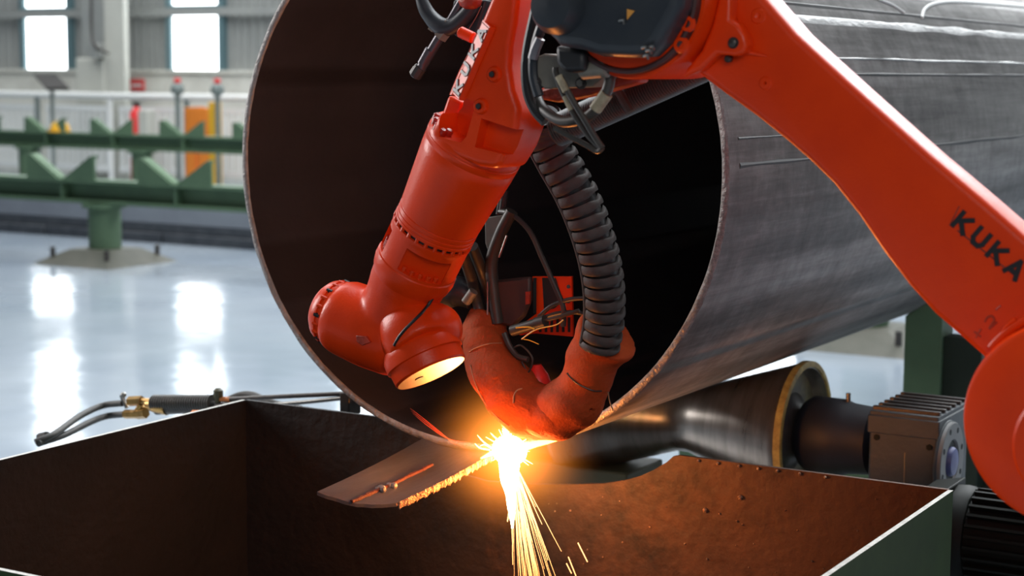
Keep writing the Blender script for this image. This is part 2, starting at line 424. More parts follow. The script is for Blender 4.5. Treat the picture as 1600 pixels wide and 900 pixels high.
# round legs and stacked bits between the racks
GY = 12.3
zt = PY(165, 318, GY).z
t = thing('steel_girder', 'long grey steel girder with dark plinth on the floor behind the near green rack', 'girder', (-8, GY, 0))
obj('girder_body', MB().box((-26, GY+.02, .17), (4, GY+.34, zt+.1)), GIRD, t, bevel=.01)
mb = MB(); x = -26
while x < 4: mb.box((x, GY-.03, 0), (x+1.47, GY+.3, .09)); x += 1.5
obj('plinth_blocks', mb, GIRD_D, t, bevel=.01)
obj('plinth_groove', MB().box((-26, GY+.01, .09), (4, GY+.3, .17)), GIRD_D, t, smooth=False)

c_ = PZ(1352, 538, 0)
t = thing('floor_post', 'round green floor post on a square foot, seen below the big pipe', 'post', (c_.x, c_.y, 0))
obj('post', MB().cyl((c_.x, c_.y, .05), (c_.x, c_.y, .50), .135, seg=32), GREEN, t)
obj('post_cap', MB().box((c_.x-.6, c_.y-.1, .50), (c_.x+.25, c_.y+.1, .70)), GREEN, t, bevel=.004)
b = MB(); h = .42; x, Yr = c_.x, c_.y
b.add([(x-h, Yr-h, 0), (x+h, Yr-h, 0), (x+h, Yr+h, 0), (x-h, Yr+h, 0), (x-.2, Yr-.2, .12), (x+.2, Yr-.2, .12), (x+.2, Yr+.2, .12), (x-.2, Yr+.2, .12)],
      [[0, 3, 2, 1], [4, 5, 6, 7], [0, 1, 5, 4], [1, 2, 6, 5], [2, 3, 7, 6], [3, 0, 4, 7]])
o = obj('base_plate', b, BASEP, t, smooth=False)
for dx, dy in ((-.3, -.3), (.3, -.3), (.3, .3), (-.3, .3)): obj('anchor_bolt', MB().cyl((x+dx, Yr+dy, .03), (x+dx, Yr+dy, .14), .022, seg=10), DARKST, o)

# ================================================================== SMALL THINGS BY THE WALL
def sized(px0, py0, px1, py1, Y): a = PY(px0, py0, Y); b = PY(px1, py1, Y); return a.x, b.x, b.z, a.z
x0, x1, z0, z1 = sized(204, 124, 225, 142, WY-.02)
t = tag(obj('safety_sign', MB().box((x0, WY-.03, z0), (x1, WY-.002, z1)), RED, smooth=False, base=(x0, WY-.02, z0)), 'small square red safety sign on cream wall right of the column', 'sign')
q = MB().box((x0+.03, WY-.036, z0+.06), (x1-.03, WY-.03, z0+.1)); 
obj('sign_text_bar', q, WHITE, t, smooth=False)
x0, x1, _, z1 = sized(205, 159, 222, 200, 18.6)
t = thing('fire_extinguisher', 'red fire extinguisher standing just right of the column', 'fire extinguisher', ((x0+x1)/2, 18.6, 0))
xc = (x0+x1)/2
obj('cylinder', MB().lathe((xc, 18.6, 0), (xc, 18.6, 1), [(0, .085), (.02, .095), (z1-.16, .095), (z1-.09, .05), (z1-.06, .03)], 24), RED, t)
obj('valve', MB().box((xc-.04, 18.57, z1-.06), (xc+.05, 18.63, z1)), DARKST, t)
obj('label_band', MB().cyl((xc, 18.6, .35), (xc, 18.6, .6), .0965), WHITE, t)
x0, x1, _, z1 = sized(223, 172, 234, 205, 18.6)
tag(obj('wall_box', MB().box((x0, 18.5, 0), (x1+.05, 18.7, z1)), COLM, bevel=.01, base=(x0, 18.6, 0)), 'narrow cream floor box beside the red fire extinguisher', 'box')
x0, x1, _, z1 = sized(288, 168, 340, 240, 18.3)
t = thing('machine_cabinet', 'orange machine cabinet with arched opening behind the far green rack', 'cabinet', ((x0+x1)/2, 18.3, 0))
w3 = (x1-x0)
mb = MB().box((x0, 18.3, 0), (x0+w3*.27, 18.42, z1)).box((x0+w3*.42, 18.3, 0), (x0+w3*.72, 18.42, z1)).box((x0+w3*.27, 18.3, z1-.3), (x0+w3*.42, 18.42, z1))
obj('cabinet_body', mb, ORG2, t, bevel=.01)
obj('side_box', MB().box((x0+w3*.73, 18.3, 0), (x1, 18.4, z1+.08)), YEL2, t, bevel=.01)
for i, (px, lb) in enumerate(((279, 'grey signal post with red lamp left of the orange cabinet'), (341, 'grey signal post with red lamp right of the orange cabinet'))):
    a = PY(px, 240, 17.9); X = a.x; zt_ = PY(px, 122, 17.9).z; zm = PY(px, 130, 17.9).z; zl = PY(px, 146, 17.9).z
    if i == 0:
        t = sp = thing('signal_post', lb, 'signal post', (X, 17.9, 0), 'signal posts with red lamps')
        obj('pole', MB().cyl((X, 17.9, 0), (X, 17.9, zl), .035), POSTG, t)
        obj('switch_box', MB().lathe((X, 17.9, zl-.03), (X, 17.9, zm), [(0, .03), (.04, .09), (zm-zl-.02, .09), (zm-zl+.03, .05)], 20), POSTG, t)
        obj('lamp', MB().cyl((X, 17.9, zm), (X, 17.9, zt_), .045, ch=.01), RED, t)
        obj('foot_plate', MB().cyl((X, 17.9, 0), (X, 17.9, .02), .12), POSTG, t)
    else:
        t = copy_tree(sp); t.location.x = X; t['label'] = lb
# tilted panel on a stand and yellow helmet
a = PY(80, 128, 18.2); gx = a.x
t = thing('display_stand', 'dark tilted board on a thin pole by the left railing', 'display board', (gx, 18.2, 0))
c1, c2, c3, c4 = PY(52, 115, 18.3), PY(88, 115, 18.3), PY(108, 137, 18.0), PY(72, 138, 18.0)
obj('board', MB().prism([c1, c2, c3, c4], (0, .01, -.03)), DARKST, t, smooth=False)
q = PY(81, 136, 18.12)
obj('pole', MB().cyl((q.x, 18.12, 0), (q.x, 18.12, q.z+.02), .03), POSTG, t)
obj('foot_plate', MB().cyl((q.x, 18.12, 0), (q.x, 18.12, .02), .15), POSTG, t)
a = PY(92, 193, FY-.02)
zt_ = PY(165, 208, FY).z
t = thing('safety_helmet', 'yellow safety helmet lying on the far green rack', 'helmet', (a.x, FY, zt_))
obj('helmet_shell', MB().lathe((a.x, FY, zt_), (a.x, FY, zt_+.2), [(0, .13), (.04, .13), (.09, .115), (.13, .07), (.15, .01)], 24), YEL2, t)
obj('helmet_brim', MB().cyl((a.x, FY-.02, zt_), (a.x, FY-.02, zt_+.015), .155), YEL2, t)

# ================================================================== BIG PIPE
PXc, PYr, PZc, PR, PT = -1.9555, 3.116, 1.3958, .6, .0165
PEND = 10.2
t = thing('steel_pipe', 'huge bare steel pipe with open end facing the robot arm', 'pipe', (PXc, 6.5, PZc-PR))
def shell(r, y0, y1, ny, a0=0, a1=1, seg=160):
    mb = MB(); vs = []; fs = []
    for j in range(ny+1):
        y = y0+(y1-y0)*j/ny
        for i in range(seg):
            th = 2*math.pi*i/seg; vs.append((PXc+r*math.cos(th), y, PZc+r*math.sin(th)))
    for j in range(ny):
        for i in range(seg): fs.append([j*seg+i, j*seg+(i+1) % seg, (j+1)*seg+(i+1) % seg, (j+1)*seg+i])
    return mb.add(vs, fs)
mb = MB(); seg = 180; vs = []; fs = []
prof = [(PYr+.004, PR-PT, 1), (PYr, PR-PT+.004, 2), (PYr, PR-.004, 2), (PYr+.004, PR, 0), (PEND, PR, 2), (PEND, PR-PT, 1)]
for (y, r, k_) in prof:
    for i in range(seg):
        th = 2*math.pi*i/seg; jr = random.uniform(-.0012, .0012) if y < PYr+.01 else 0
        vs.append((PXc+(r)*math.cos(th), y+jr, PZc+(r)*math.sin(th)))
n = len(prof)
for j in range(n):
    for i in range(seg):
        a = j*seg; b = ((j+1) % n)*seg; fs.append([a+i, a+(i+1) % seg, b+(i+1) % seg, b+i])
mb.add(vs, fs); mb.mi = [ [2,2,2,0,2,1][k_//seg] for k_ in range(n*seg)]
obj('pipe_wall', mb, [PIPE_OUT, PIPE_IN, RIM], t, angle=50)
# long seams and scale ridges on the outside
SEAM = mat('seam_scale', (.55, .55, .54), .5, metal=.3, var=(.2, .2, .2), vscale=12, stretch=(1, .3, 1), bump=.5, bscale=60)
def ridge(px, py, wd, mt, name, jit=.5, Y=4.2, y1=None):
    # angle of the ridge on the barrel, from the point of the photo where it shows
    best = None
    for k_ in range(0, 1800):
        th = math.pi*k_/1800; p = V((PXc+PR*math.cos(th), 0, PZc+PR*math.sin(th)))
        for yy in (3.4, 3.8, 4.3, 4.9, 5.6, 6.4):
            q = V((p.x, yy, p.z))-ORG; d = q.dot(FW); sx = 800+F_PX*q.dot(RT)/d; sy = 450-F_PX*q.dot(UP)/d
            e = abs(sx-px)*.02+abs(sy-py) if abs(sx-px) < 90 else 1e9
            if best is None or e < best[0]: best = (e, th)
    th = best[1]; y = PYr+.05; vs = []; fs = []; k = 0
    while y < (y1 or PEND-.1):
        hw = wd*(1+jit*noise.noise((y*5, px, 0)))*.5/PR
        c0 = th+.004*noise.noise((y*3, py, 5))
        for a_, r_ in ((-hw, 0.0004), (0, .003), (hw, .0004)):
            vs.append((PXc+(PR+r_)*math.cos(c0+a_), y, PZc+(PR+r_)*math.sin(c0+a_)))
        y += .06; k += 1
    for j in range(k-1):
        for i in range(2): fs.append([j*3+i, j*3+i+1, j*3+i+4, j*3+i+3])
    return obj(name, MB().add(vs, fs), mt, t)
DKS = mat('dark_seam', (.05, .05, .05), .7, var=(.1, .1, .1), vscale=10, stretch=(1, .3, 1))
ridge(1420, 40, .022, SEAM, 'weld_seam', .6)
ridge(1430, 30, .010, DKS, 'weld_dark_line', .6)  # dark line beside the weld seam
ridge(1450, 117, .007, DKS, 'scale_line', 1.2)
ridge(1500, 97, .006, SEAM, 'scale_line', 1.2)
ridge(1480, 229, .010, DKS, 'scale_line', 1.8)
ridge(1190, 212, .005, DKS, 'scale_line', 1.4, y1=4.0)
# white chalk handwriting curls near the top of the barrel
CH = mat('white_chalk', (.85, .85, .83), .9)
def onpipe(px, py):
    r = RAY(px, py); A = r.x*r.x+r.z*r.z; ox = ORG.x-PXc; oz = ORG.z-PZc
    B = 2*(ox*r.x+oz*r.z); C_ = ox*ox+oz*oz-(PR+.001)**2; D = B*B-4*A*C_
    if D < 0: return None
    return ORG+r*((-B-math.sqrt(D))/(2*A))
for pts in ([(1355, -6), (1375, 0), (1395, 8), (1412, 20)], [(1440, 28), (1445, 14), (1460, 6), (1490, 3), (1540, 6), (1590, 10), (1625, 14)]):
    P = [onpipe(*p) for p in pts]; P = [p for p in P if p]
    if len(P) > 2: obj('chalk_mark', MB().tube(P, .005, seg=6), CH, t)

# ================================================================== CUT STRIP hanging from the pipe mouth
A_ = PY(662, 684, PYr+.004); B_ = PY(775, 705, PYr+.004); C_ = PZ(620, 786, .752); D_ = PZ(496, 768, .798)
def strip_pt(u, v):
    # u across (left to right), v along (0 at pipe, 1 at free end)
    p = (A_*(1-u)+B_*u)*(1-v)+(D_*(1-u)+C_*u)*v
    p.z -= .012*math.sin(math.pi*u)+.004*math.sin(math.pi*v)
    return p
mb = MB(); nu, nv = 16, 24; vs = []; fs = []
for sgn in (0, 1):
    for j in range(nv+1):
        for i in range(nu+1):
            p = strip_pt(i/nu, j/nv); jg = .004*noise.noise((i*1.7, j*.9, 3)) if j == nv else 0
            vs.append(p+V((0, jg, (-.011+.004*j/nv)*sgn)))
W_ = nu+1; O2 = W_*(nv+1); mi = []
for j in range(nv):
    for i in range(nu):
        a = j*W_+i; fs.append([a, a+1, a+1+W_, a+W_]); mi.append(0); fs.append([O2+a, O2+a+W_, O2+a+1+W_, O2+a+1]); mi.append(0)
for j in range(nv):
    for i, mm in ((0, 0), (nu, 1)):
        a = j*W_+i; fs.append([a, a+W_, a+W_+O2, a+O2]); mi.append(mm)
for i in range(nu):
    for j in (0, nv):
        a = j*W_+i; fs.append([a, a+1, a+1+O2, a+O2]); mi.append(0)
t = thing('cut_strip', 'tapering grey strip of steel hanging off the pipe mouth toward the hopper', 'metal strip', D_)
mb.add(vs, fs); mb.mi = mi
obj('strip_plate', mb, [STRIP, CUTEDGE], t, angle=40)
R_ = []
for k in range(26):
    v = 1-k/25*.72; u = .42+.10*(1-v)+.015*noise.noise((v*9, 0, 0)); R_.append(strip_pt(u, v)+V((0, 0, .001)))
obj('crack', MB().tube(R_, [.004+.002*noise.noise((k*.7, 1, 1)) for k in range(26)], seg=6, smooth=0), CRACK, t)
p = strip_pt(.47, .72)
mb = MB()
for k in range(9): mb.ball(p+V((random.uniform(-.012, .012), random.uniform(-.02, .02), .002)), random.uniform(.004, .008), 8)
obj('slag_lump', mb, RIM, t)
mb = MB()
for k in range(60):
    q = strip_pt(1, k/60*.98+.01); mb.ball(q+V((.002, -.002, -.007)), random.uniform(.002, .004), 6, (1, 1, 2.6))
obj('cut_dross', mb, CUTEDGE, t)

# ================================================================== HOPPER
HX0, HX1, HYb, HYf, HZ, HT = -2.70, -.960, 3.297, 1.95, .80, .010
t = thing('slag_hopper', 'open rectangular steel hopper, rusty brown inside with arc glow painted in, green outside, below the pipe mouth', 'hopper', ((HX0+HX1)/2, (HYb+HYf)/2, 0))
notch = [(640, 700), (700, 735), (760, 752), (830, 757), (895, 757), (940, 756), (975, 751), (1000, 744), (1022, 734), (1042, 722), (1052, 713), (1062, 710)]
npts = [PY(a, b, HYb) for a, b in notch]
npts[0].z = HZ
top = [V((HX0, HYb, HZ))]+[V((p.x, HYb, min(p.z, HZ))) for p in npts]+[V((HX1, HYb, HZ))]
poly = top+[V((HX1, HYb, .12)), V((HX0, HYb, .12))]
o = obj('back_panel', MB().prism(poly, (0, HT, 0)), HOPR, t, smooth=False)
def panel(a, b, name, out):
    # an upright plate from a to b; inner face brown, outer face green, bright sheared top edge
    a = V(a); b = V(b); out = V(out)*HT; mb = MB()
    vs = [a, b, V((b.x, b.y, .12)), V((a.x, a.y, .12))]; vs2 = [v+out for v in vs]
    mb.add(vs+vs2, [[0, 1, 2, 3]]); 
    mb.f += [[7, 6, 5, 4], [1, 5, 6, 2], [0, 3, 7, 4], [3, 2, 6, 7], [0, 4, 5, 1]]; mb.mi = [0, 1, 2, 2, 1, 2]
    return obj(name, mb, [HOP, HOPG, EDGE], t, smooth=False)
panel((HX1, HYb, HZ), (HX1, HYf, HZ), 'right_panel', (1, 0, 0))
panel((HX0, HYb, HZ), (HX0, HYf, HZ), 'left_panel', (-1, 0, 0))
panel((HX0, HYf, HZ), (HX1, HYf, HZ), 'front_panel', (0, -1, 0))
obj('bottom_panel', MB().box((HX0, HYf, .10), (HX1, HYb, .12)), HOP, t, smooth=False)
for x, y in ((HX0+.05, HYf+.05), (HX1-.05, HYf+.05), (HX1-.05, HYb-.05), (HX0+.05, HYb-.05)):
    obj('foot', MB().box((x-.05, y-.05, 0), (x+.05, y+.05, .10)), HOPG, t, bevel=.004)
# weld beads and spatter on the back panel rim
beads = []
for px_, py_ in ((1092, 713), (1122, 717), (1155, 722), (1185, 726), (1215, 731), (1250, 735), (1290, 741)):
    p = PY(px_, py_, HYb); beads.append(((p.x, HYb-.002, HZ-.006), .0035))
for k in range(30):
    p = PY(random.uniform(820, 1420), random.uniform(775, 895), HYb)
    if p.z < HZ-.02: beads.append(((p.x, HYb-.001, p.z), random.uniform(.001, .0026)))
for px_, py_ in ((1157, 777), (1102, 797)): 
    p = PY(px_, py_, HYb); beads.append(((p.x, HYb-.002, p.z), .0055))
for c_, r_ in beads: obj('slag_bead', MB().ball(c_, r_, 8), CUTEDGE, t)

# ================================================================== HAND TORCH AND HOSES on the hopper's left edge
HY = 3.38
def H(px, py, dy=0): return PY(px, py, HY+dy)
base = H(330, 640)
t = thing('gas_torch', 'brass and black hand cutting torch with twin hoses lying on the hopper edge', 'torch', base)
obj('gas_hose', MB().tube([H(55, 691, -.3), H(85, 678, -.25), H(125, 650, -.1), H(160, 634), H(192, 630)], .0085, seg=14), HOSE, t)
obj('gas_hose', MB().tube([H(60, 693, -.3), H(100, 680, -.2), H(140, 660, -.08), H(168, 650), H(200, 647)], .0085, seg=14), HOSE, t)
obj('hose_clip', MB().tube([H(62, 684, -.25), H(74, 681, -.25)], .012, seg=8, smooth=0), DARKST, t)
obj('wing_clip', MB().tube([H(190, 617), H(194, 628), H(199, 637)], .006).ball(H(193, 617), .008), STEELB, t)
obj('hose_nut', MB().cyl(H(202, 627), H(222, 626), .013, seg=6).cyl(H(220, 627), H(240, 628), .009, seg=20), BRASS, t)
obj('hose_nut', MB().cyl(H(195, 647), H(214, 647), .012, seg=6).cyl(H(214, 646), H(228, 645), .015, seg=6).tube([H(215, 643), H(222, 632)], .010, smooth=0), BRASS, t)
obj('valve_body', MB().tube([H(230, 632), H(245, 634), H(262, 637)], [.012, .02, .02], smooth=3), BRASS, t)
mb = MB(); P0 = H(240, 630); P1 = H(332, 630); L = (P1-P0).length; pr = []
for k in range(50): x = k/49*L; pr.append((x, .0205+.0018*(k % 2)))
mb.lathe(P0, P1, pr, 24); obj('ribbed_handle', mb, CABLE, t)
obj('handle_underside', MB().tube([H(245, 640), H(300, 638), H(340, 641)], .014), DARKST, t)
p = H(341, 611)
obj('valve_knob', MB().lathe(H(341, 622), H(341, 602), [(0, .010), (.004, .0125), (.020, .0125), (.026, .006)], 8).cyl(H(340, 636), H(341, 620), .008), mat('knob_olive', (.09, .085, .05), .5), t)
obj('head_block', MB().tube([H(326, 636), H(356, 640)], .017, smooth=0), DARKST, t)
obj('copper_nut', MB().cyl(H(301, 647, -.12), H(314, 647, -.12), .010, seg=6), COPPER, t)
obj('brass_nut', MB().cyl(H(344, 639, -.02), H(358, 638, -.02), .008, seg=6), BRASS, t)
obj('copper_nut', MB().cyl(H(345, 624), H(360, 624), .0065, seg=6), COPPER, t)
obj('supply_tube', MB().tube([H(355, 624), H(450, 619), H(540, 615)], .0058), DARKST, t)
obj('supply_tube', MB().tube([H(355, 638), H(420, 633), H(480, 628), H(545, 621)], .0055), STEELB, t)
obj('spare_hose', MB().tube([H(345, 632, .02), H(372, 619, .04), H(395, 618, .04), H(425, 630, .02), H(470, 640, .02)], .010), HOSE, t)
obj('torch_tip', MB().box(tuple(H(538, 612)-V((0, .02, .055))), tuple(H(553, 612)+V((0, .03, 0)))), DARKST, t, bevel=.003)
obj('hanger_tape', MB().box(tuple(H(300, 640)-V((.03, .0, .03))), tuple(H(300, 640)+V((.09, .02, -.005)))), DARKST, t, bevel=.003)

# ================================================================== CONVEYOR ROLLER, GEARBOX, MOTOR
RYc, RZc, RXc = 4.18, .686, -1.925
t = thing('conveyor_roller', 'hourglass shaped steel roller with yellow rim carrying the pipe', 'roller', (RXc, RYc, .36))
hl = .335
pr = [(0, .172), (.012, .186)]; 
for k in range(13): x = .012+(hl-.03)*k/12; pr.append((x, .186-.099*(k/12)))
pr += [(2*hl-a, r) for a, r in reversed(pr)]
pr = [(a, r*.98) for a, r in pr]
ROLL_M = mat('roller_steel', (.16, .14, .12), .3, metal=.85, var=(.34, .31, .28), vscale=16, stretch=(1, .15, .15), rvar=.12)
mb = MB(); full = []
xr = RXc+hl
prof = pr[:-2]
mb.lathe((RXc-hl, RYc, RZc), (RXc+hl, RYc, RZc), [(a, r) for a, r in prof]+[(2*hl-.001, .182), (2*hl, .178), (2*hl-.001, .168), (2*hl-.04, .157)], 72, cap=False)
mb.cyl((RXc-hl, RYc, RZc), (RXc-hl+.01, RYc, RZc), .18, seg=48)
obj('roller_body', mb, ROLL_M, t, angle=30)
obj('yellow_rim', MB().lathe((xr, RYc, RZc), (xr+1, RYc, RZc), [(-.016, .1825), (-.016, .1855), (.0015, .1855), (.0035, .182), (.0035, .171), (-.006, .168), (-.04, .158)], 72, cap=False), YELL, t)
obj('end_disc', MB().cyl((xr-.045, RYc, RZc), (xr-.038, RYc, RZc), .158, seg=48), mat('dirty_olive_disc', (.16, .13, .045), .55, var=(.03, .025, .015), vscale=14), t)
obj('hub', MB().lathe((xr-.085, RYc, RZc), (xr, RYc, RZc), [(.03, .11), (.05, .10), (.075, .06), (.10, .055)], 40), DARKST, t)
obj('coupling', MB().lathe((xr, RYc, RZc), (xr+1, RYc, RZc), [(-.02, .05), (.0, .085), (.02, .098), (.10, .098), (.12, .09), (.18, .085), (.19, .05)], 44), NAVY, t)
obj('grease_nipple', MB().cyl((xr+.11, RYc, RZc+.085), (xr+.11, RYc, RZc+.115), .006), STEELB, t)
obj('end_bearing', MB().box((RXc-hl-.12, RYc-.09, RZc-.13), (RXc-hl-.003, RYc+.09, RZc+.09)), GREEN_D, t, bevel=.01)
t2 = thing('roller_stand', 'green floor stand under the hourglass roller', 'stand', (RXc, RYc, 0))
obj('base_beam', MB().box((-2.62, RYc-.12, 0), (-1.02, RYc+.12, .36)), GREEN, t2, bevel=.005)
xa = PY(985, 730, RYc-.1).x
obj('bearing_block', MB().box((-2.62, RYc-.12, .36), (xa, RYc+.1, RZc-.14)).box((-2.62, RYc-.12, .36), (RXc-hl-.121, RYc+.1, RZc+.05)), mat('olive_stand_paint', (.06, .062, .035), .5), t2, bevel=.005)
obj('gearbox_pillar', MB().box((-1.39, RYc-.1, .36), (-1.24, RYc+.1, .52)), GREEN_D, t2, bevel=.005)

gx0, gx1, gy0, gy1, gz0, gz1 = PY(1357, 700, RYc-.13).x, PY(1465, 700, RYc-.13).x, RYc-.13, RYc+.12, .52, .785
t = thing('gearbox', 'grey finned gearbox with blue shaft end between roller and black motor', 'gearbox', ((gx0+gx1)/2, RYc, gz0))
o = obj('housing', MB().box((gx0, gy0, gz0), (gx1, gy1, gz1)), GEARB, t, bevel=.006)
obj('top_lid', MB().box((gx0-.004, gy0-.004, gz1-.05), (gx1+.004, gy1+.004, gz1-.005)).box((gx0, gy0, gz1-.01), (gx1, gy1, gz1+.005)), GEARB, t, bevel=.003)
for k in range(6):
    y = gy0+.015+k*(gy1-gy0-.04)/5
    obj('cooling_fin', MB().box((gx0+.002, y, gz1), (gx1-.002, y+.014, gz1+.014)), DARKST, t, bevel=.002)
for x, z in ((gx0+.02, gz1-.06), (gx1-.02, gz1-.07)):
    obj('bolt', MB().cyl((x, gy0-.003, z), (x, gy0+.002, z), .008, seg=6), BLKMOT, t)
obj('casting_line', MB().box((gx0+.09, gy0-.0015, gz0+.03), (gx0+.093, gy0, gz1-.09)), STEELB, t, smooth=False)
fz = .672; fY = PX(1489, 695, gx1+.018).y
obj('side_boss', MB().cyl((gx1, fY, fz), (gx1+.008, fY, fz), .100, seg=48), GEARB, t, bevel=.003)
fl = obj('output_flange', MB().lathe((gx1+.008, fY, fz), (gx1+1, fY, fz), [(0, .096), (.008, .096), (.010, .094), (.010, .055), (.003, .052)], 48, cap=False), mat('flange_grey', (.17, .175, .175), .5), t)
for k in range(8):
    a = k*math.pi/4+.3
    obj('flange_hole', MB().cyl((gx1+.0165, fY+.08*math.cos(a), fz+.08*math.sin(a)), (gx1+.0190, fY+.08*math.cos(a), fz+.08*math.sin(a)), .007, seg=10), BLKMOT, fl)
obj('shaft_seal', MB().cyl((gx1+.001, fY, fz), (gx1+.012, fY, fz), .052, seg=36), BLKMOT, t)
obj('shaft_end', MB().lathe((gx1+.008, fY, fz), (gx1+1, fY, fz), [(0, .036), (.010, .036), (.016, .032), (.019, .012)], 32), BLUE, t)
# motor
my, mz = 3.86, .565
mx0 = PY(1493, 830, my-.06).x
t = thing('electric_motor', 'black ribbed electric motor behind the hopper corner, under the orange arm', 'motor', (mx0+.2, my, mz-.14))
mb = MB(); mb.cyl((mx0, my, mz), (mx0+.42, my, mz), .098, seg=40, ch=.006)
for k in range(28):
    a = 2*math.pi*k/28; R3 = Matrix.Translation((0, my, mz)) @ Matrix.Rotation(a, 4, 'X')
    mb.box((mx0+.03, -.003, .09), (mx0+.40, .003, .112), R3)
obj('ribbed_body', mb, BLKMOT, t, smooth=False)
obj('front_bell', MB().lathe((mx0-.02, my, mz), (mx0+1, my, mz), [(0, .108), (.006, .114), (.03, .116), (.045, .108), (.05, .09)], 12), BLKMOT, t)
obj('terminal_box', MB().box((mx0+.12, my-.06, mz+.08), (mx0+.26, my+.06, mz+.13)), BLKMOT, t, bevel=.006)
obj('adaptor_plate', MB().prism([(mx0-.09, my-.08, mz+.10), (mx0-.02, my-.08, mz+.115), (mx0-.02, my-.08, mz-.115), (mx0-.06, my-.08, mz-.10), (mx0-.10, my-.08, mz-.08)], (0, .16, 0)), BLKMOT, t, bevel=.004)
obj('motor_foot', MB().box((mx0+.02, my-.08, 0), (mx0+.38, my+.08, mz-.09)), BLKMOT, t, bevel=.004)

# second pipe support: green box post
SY = 5.25
x0 = PY(1412, 560, SY).x; x1 = PY(1470, 560, SY).x
t = thing('support_post', 'green square post under the pipe, behind the gearbox', 'post', ((x0+x1)/2, SY, 0))
def pz_under(x): 
    d = PR*PR-(x-PXc)**2
    return PZc-math.sqrt(d)
obj('post_face', MB().prism([(x0, SY, 0), (x1, SY, 0), (x1, SY, pz_under(x1)+.0), (x0, SY, pz_under(x0)-.004)], (0, .12, 0)), GREEN, t, bevel=.003)
obj('side_web', MB().box((x1+.0, SY+.02, 0), (x1+.12, SY+.10, .80)), GREEN_D, t, bevel=.003)
obj('drive_box', MB().box((x1+.002, SY+.11, .0), (x1+.30, SY+.45, .66)), GREEN_D, t, bevel=.01)
obj('cross_beam', MB().box((PXc-.5, SY+.02, .2), (x0+.02, SY+.1, .45)), GREEN, t, bevel=.003)
# another support further along (keeps the far end up)
t = thing('pipe_saddle', 'green saddle under the far end of the pipe', 'stand', (PXc, 9.2, 0))
mb = MB(); pts = [(PXc-.45, 9.15, 0), (PXc+.45, 9.15, 0), (PXc+.45, 9.15, pz_under(PXc+.45))]
for k in range(9): x = PXc+.40-.8*k/8; pts.append((x, 9.15, pz_under(x)-.001))
pts.append((PXc-.45, 9.15, pz_under(PXc-.45)))
obj('saddle_body', mb.prism(pts, (0, .15, 0)), GREEN, t, smooth=False)

# ================================================================== ROBOT
LY = 2.45      # front face of the long arm; the arm moves in a plane parallel to the pipe mouth
def L_(px, py, dy=0): return PY(px, py, LY+dy)
sh = PY(1672, 662, LY-.05)
t = rob = thing('robot_arm', 'orange industrial robot arm reaching into the pipe mouth', 'robot', (sh.x+.34, LY+.25, 0))
low = [(1040, 60), (1085, 112), (1130, 146), (1180, 182), (1225, 218), (1262, 250), (1300, 287), (1340, 337), (1380, 396), (1420, 448), (1460, 492), (1500, 527), (1535, 558), (1560, 600), (1600, 680)]
upp = [(1680, 600), (1720, 480), (1690, 430), (1650, 405), (1600, 369), (1551, 326), (1497, 280), (1455, 245), (1400, 196), (1320, 124), (1242, 53), (1196, 0), (1150, -50), (1090, -90), (1020, -80)]
arm = obj('long_arm', MB().prism([L_(*p) for p in low+upp], (0, .085, 0)), ORANGE, t, bevel=.012, bseg=3)
bake(arm)
for p in arm.data.polygons: p.use_smooth = True
arm.data.set_sharp_from_angle(angle=math.radians(35))
# shoulder joint: big round disc, inner raised disc, arc lip
R = rad(164, sh)
def yl(c, y0, prof, name, mt, par=t, seg=96, **k):
    return obj(name, MB().lathe((c.x, y0, c.z), (c.x, y0+1, c.z), prof, seg), mt, par, **k)
sd = yl(sh, LY-.075, [(0, R*.60), (.0005, R*.93), (.004, R*.975), (.014, R), (.30, R)], 'shoulder_disc', ORANGE)
yl(V((sh.x+.015, 0, sh.z-.03)), LY-.078, [(0, R*.57), (.003, R*.60), (.02, R*.60)], 'shoulder_cover', ORANGE)
# raised arc lip above the shoulder with rough cast marks
P = []
for a in range(100, 150, 5):
    th = math.radians(a); P.append(V((sh.x+R*1.06*math.cos(th), LY-.001, sh.z+R*1.06*math.sin(th))))
obj('cast_lip', MB().tube(P, .007, seg=10), ORANGE, t)
obj('cast_rib', MB().tube([L_(1563, 545, -.002), L_(1566, 525, -.002), L_(1575, 508, -.002), L_(1588, 500, -.002)], .004, seg=8), ORANGE, t)
# embossed marks near the shoulder: a small x, a 2 and a dash
mk = MB()
for pts in ([(1524, 518), (1535, 526)], [(1535, 514), (1527, 528)],
            [(1541, 503), (1545, 496), (1552, 494), (1556, 500), (1551, 508), (1548, 514), (1560, 503)], [(1558, 484), (1566, 478)]):
    mk.tube([L_(a+ -2, b, -.0005) for a, b in pts], .0016, seg=6, smooth=3)
obj('cast_marks', mk, ORANGE_D, t)
# lettering helper: block letters made of bars
GLY = {'K': [((0, 0), (0, 1)), ((.08, .42), (.72, 1)), ((.22, .52), (.78, 0))],
       'U': [((.02, 1), (.02, .3)), ((.02, .3), (.2, .05)), ((.2, .05), (.55, .05)), ((.55, .05), (.72, .3)), ((.72, .3), (.72, 1))],
       'A': [((0, 0), (.38, 1)), ((.38, 1), (.80, 0)), ((.17, .3), (.64, .3))]}
def letters(word, org, u, v, nrm, hgt, adv, th, depth, par, mt, name='letter'):
    for i, ch in enumerate(word):
        mb = MB()
        for j_, (a, b) in enumerate(GLY[ch]):
            A = org+u*(adv*i+a[0]*hgt)+v*(a[1]*hgt); B = org+u*(adv*i+b[0]*hgt)+v*(b[1]*hgt)
            d = (B-A).normalized(); s = nrm.cross(d).normalized()*th*.5; e = d*th*.35
            mb.prism([A-s-e, B-s+e, B+s+e, A+s-e], nrm*(depth+.00025*j_))
        obj(name, mb, mt, par, smooth=False)
o0 = L_(1489, 352); e0 = L_(1592, 442); u = (e0-o0).normalized()
v = V((0, -1, 0)).cross(u).normalized()
if v.z < 0: v = -v
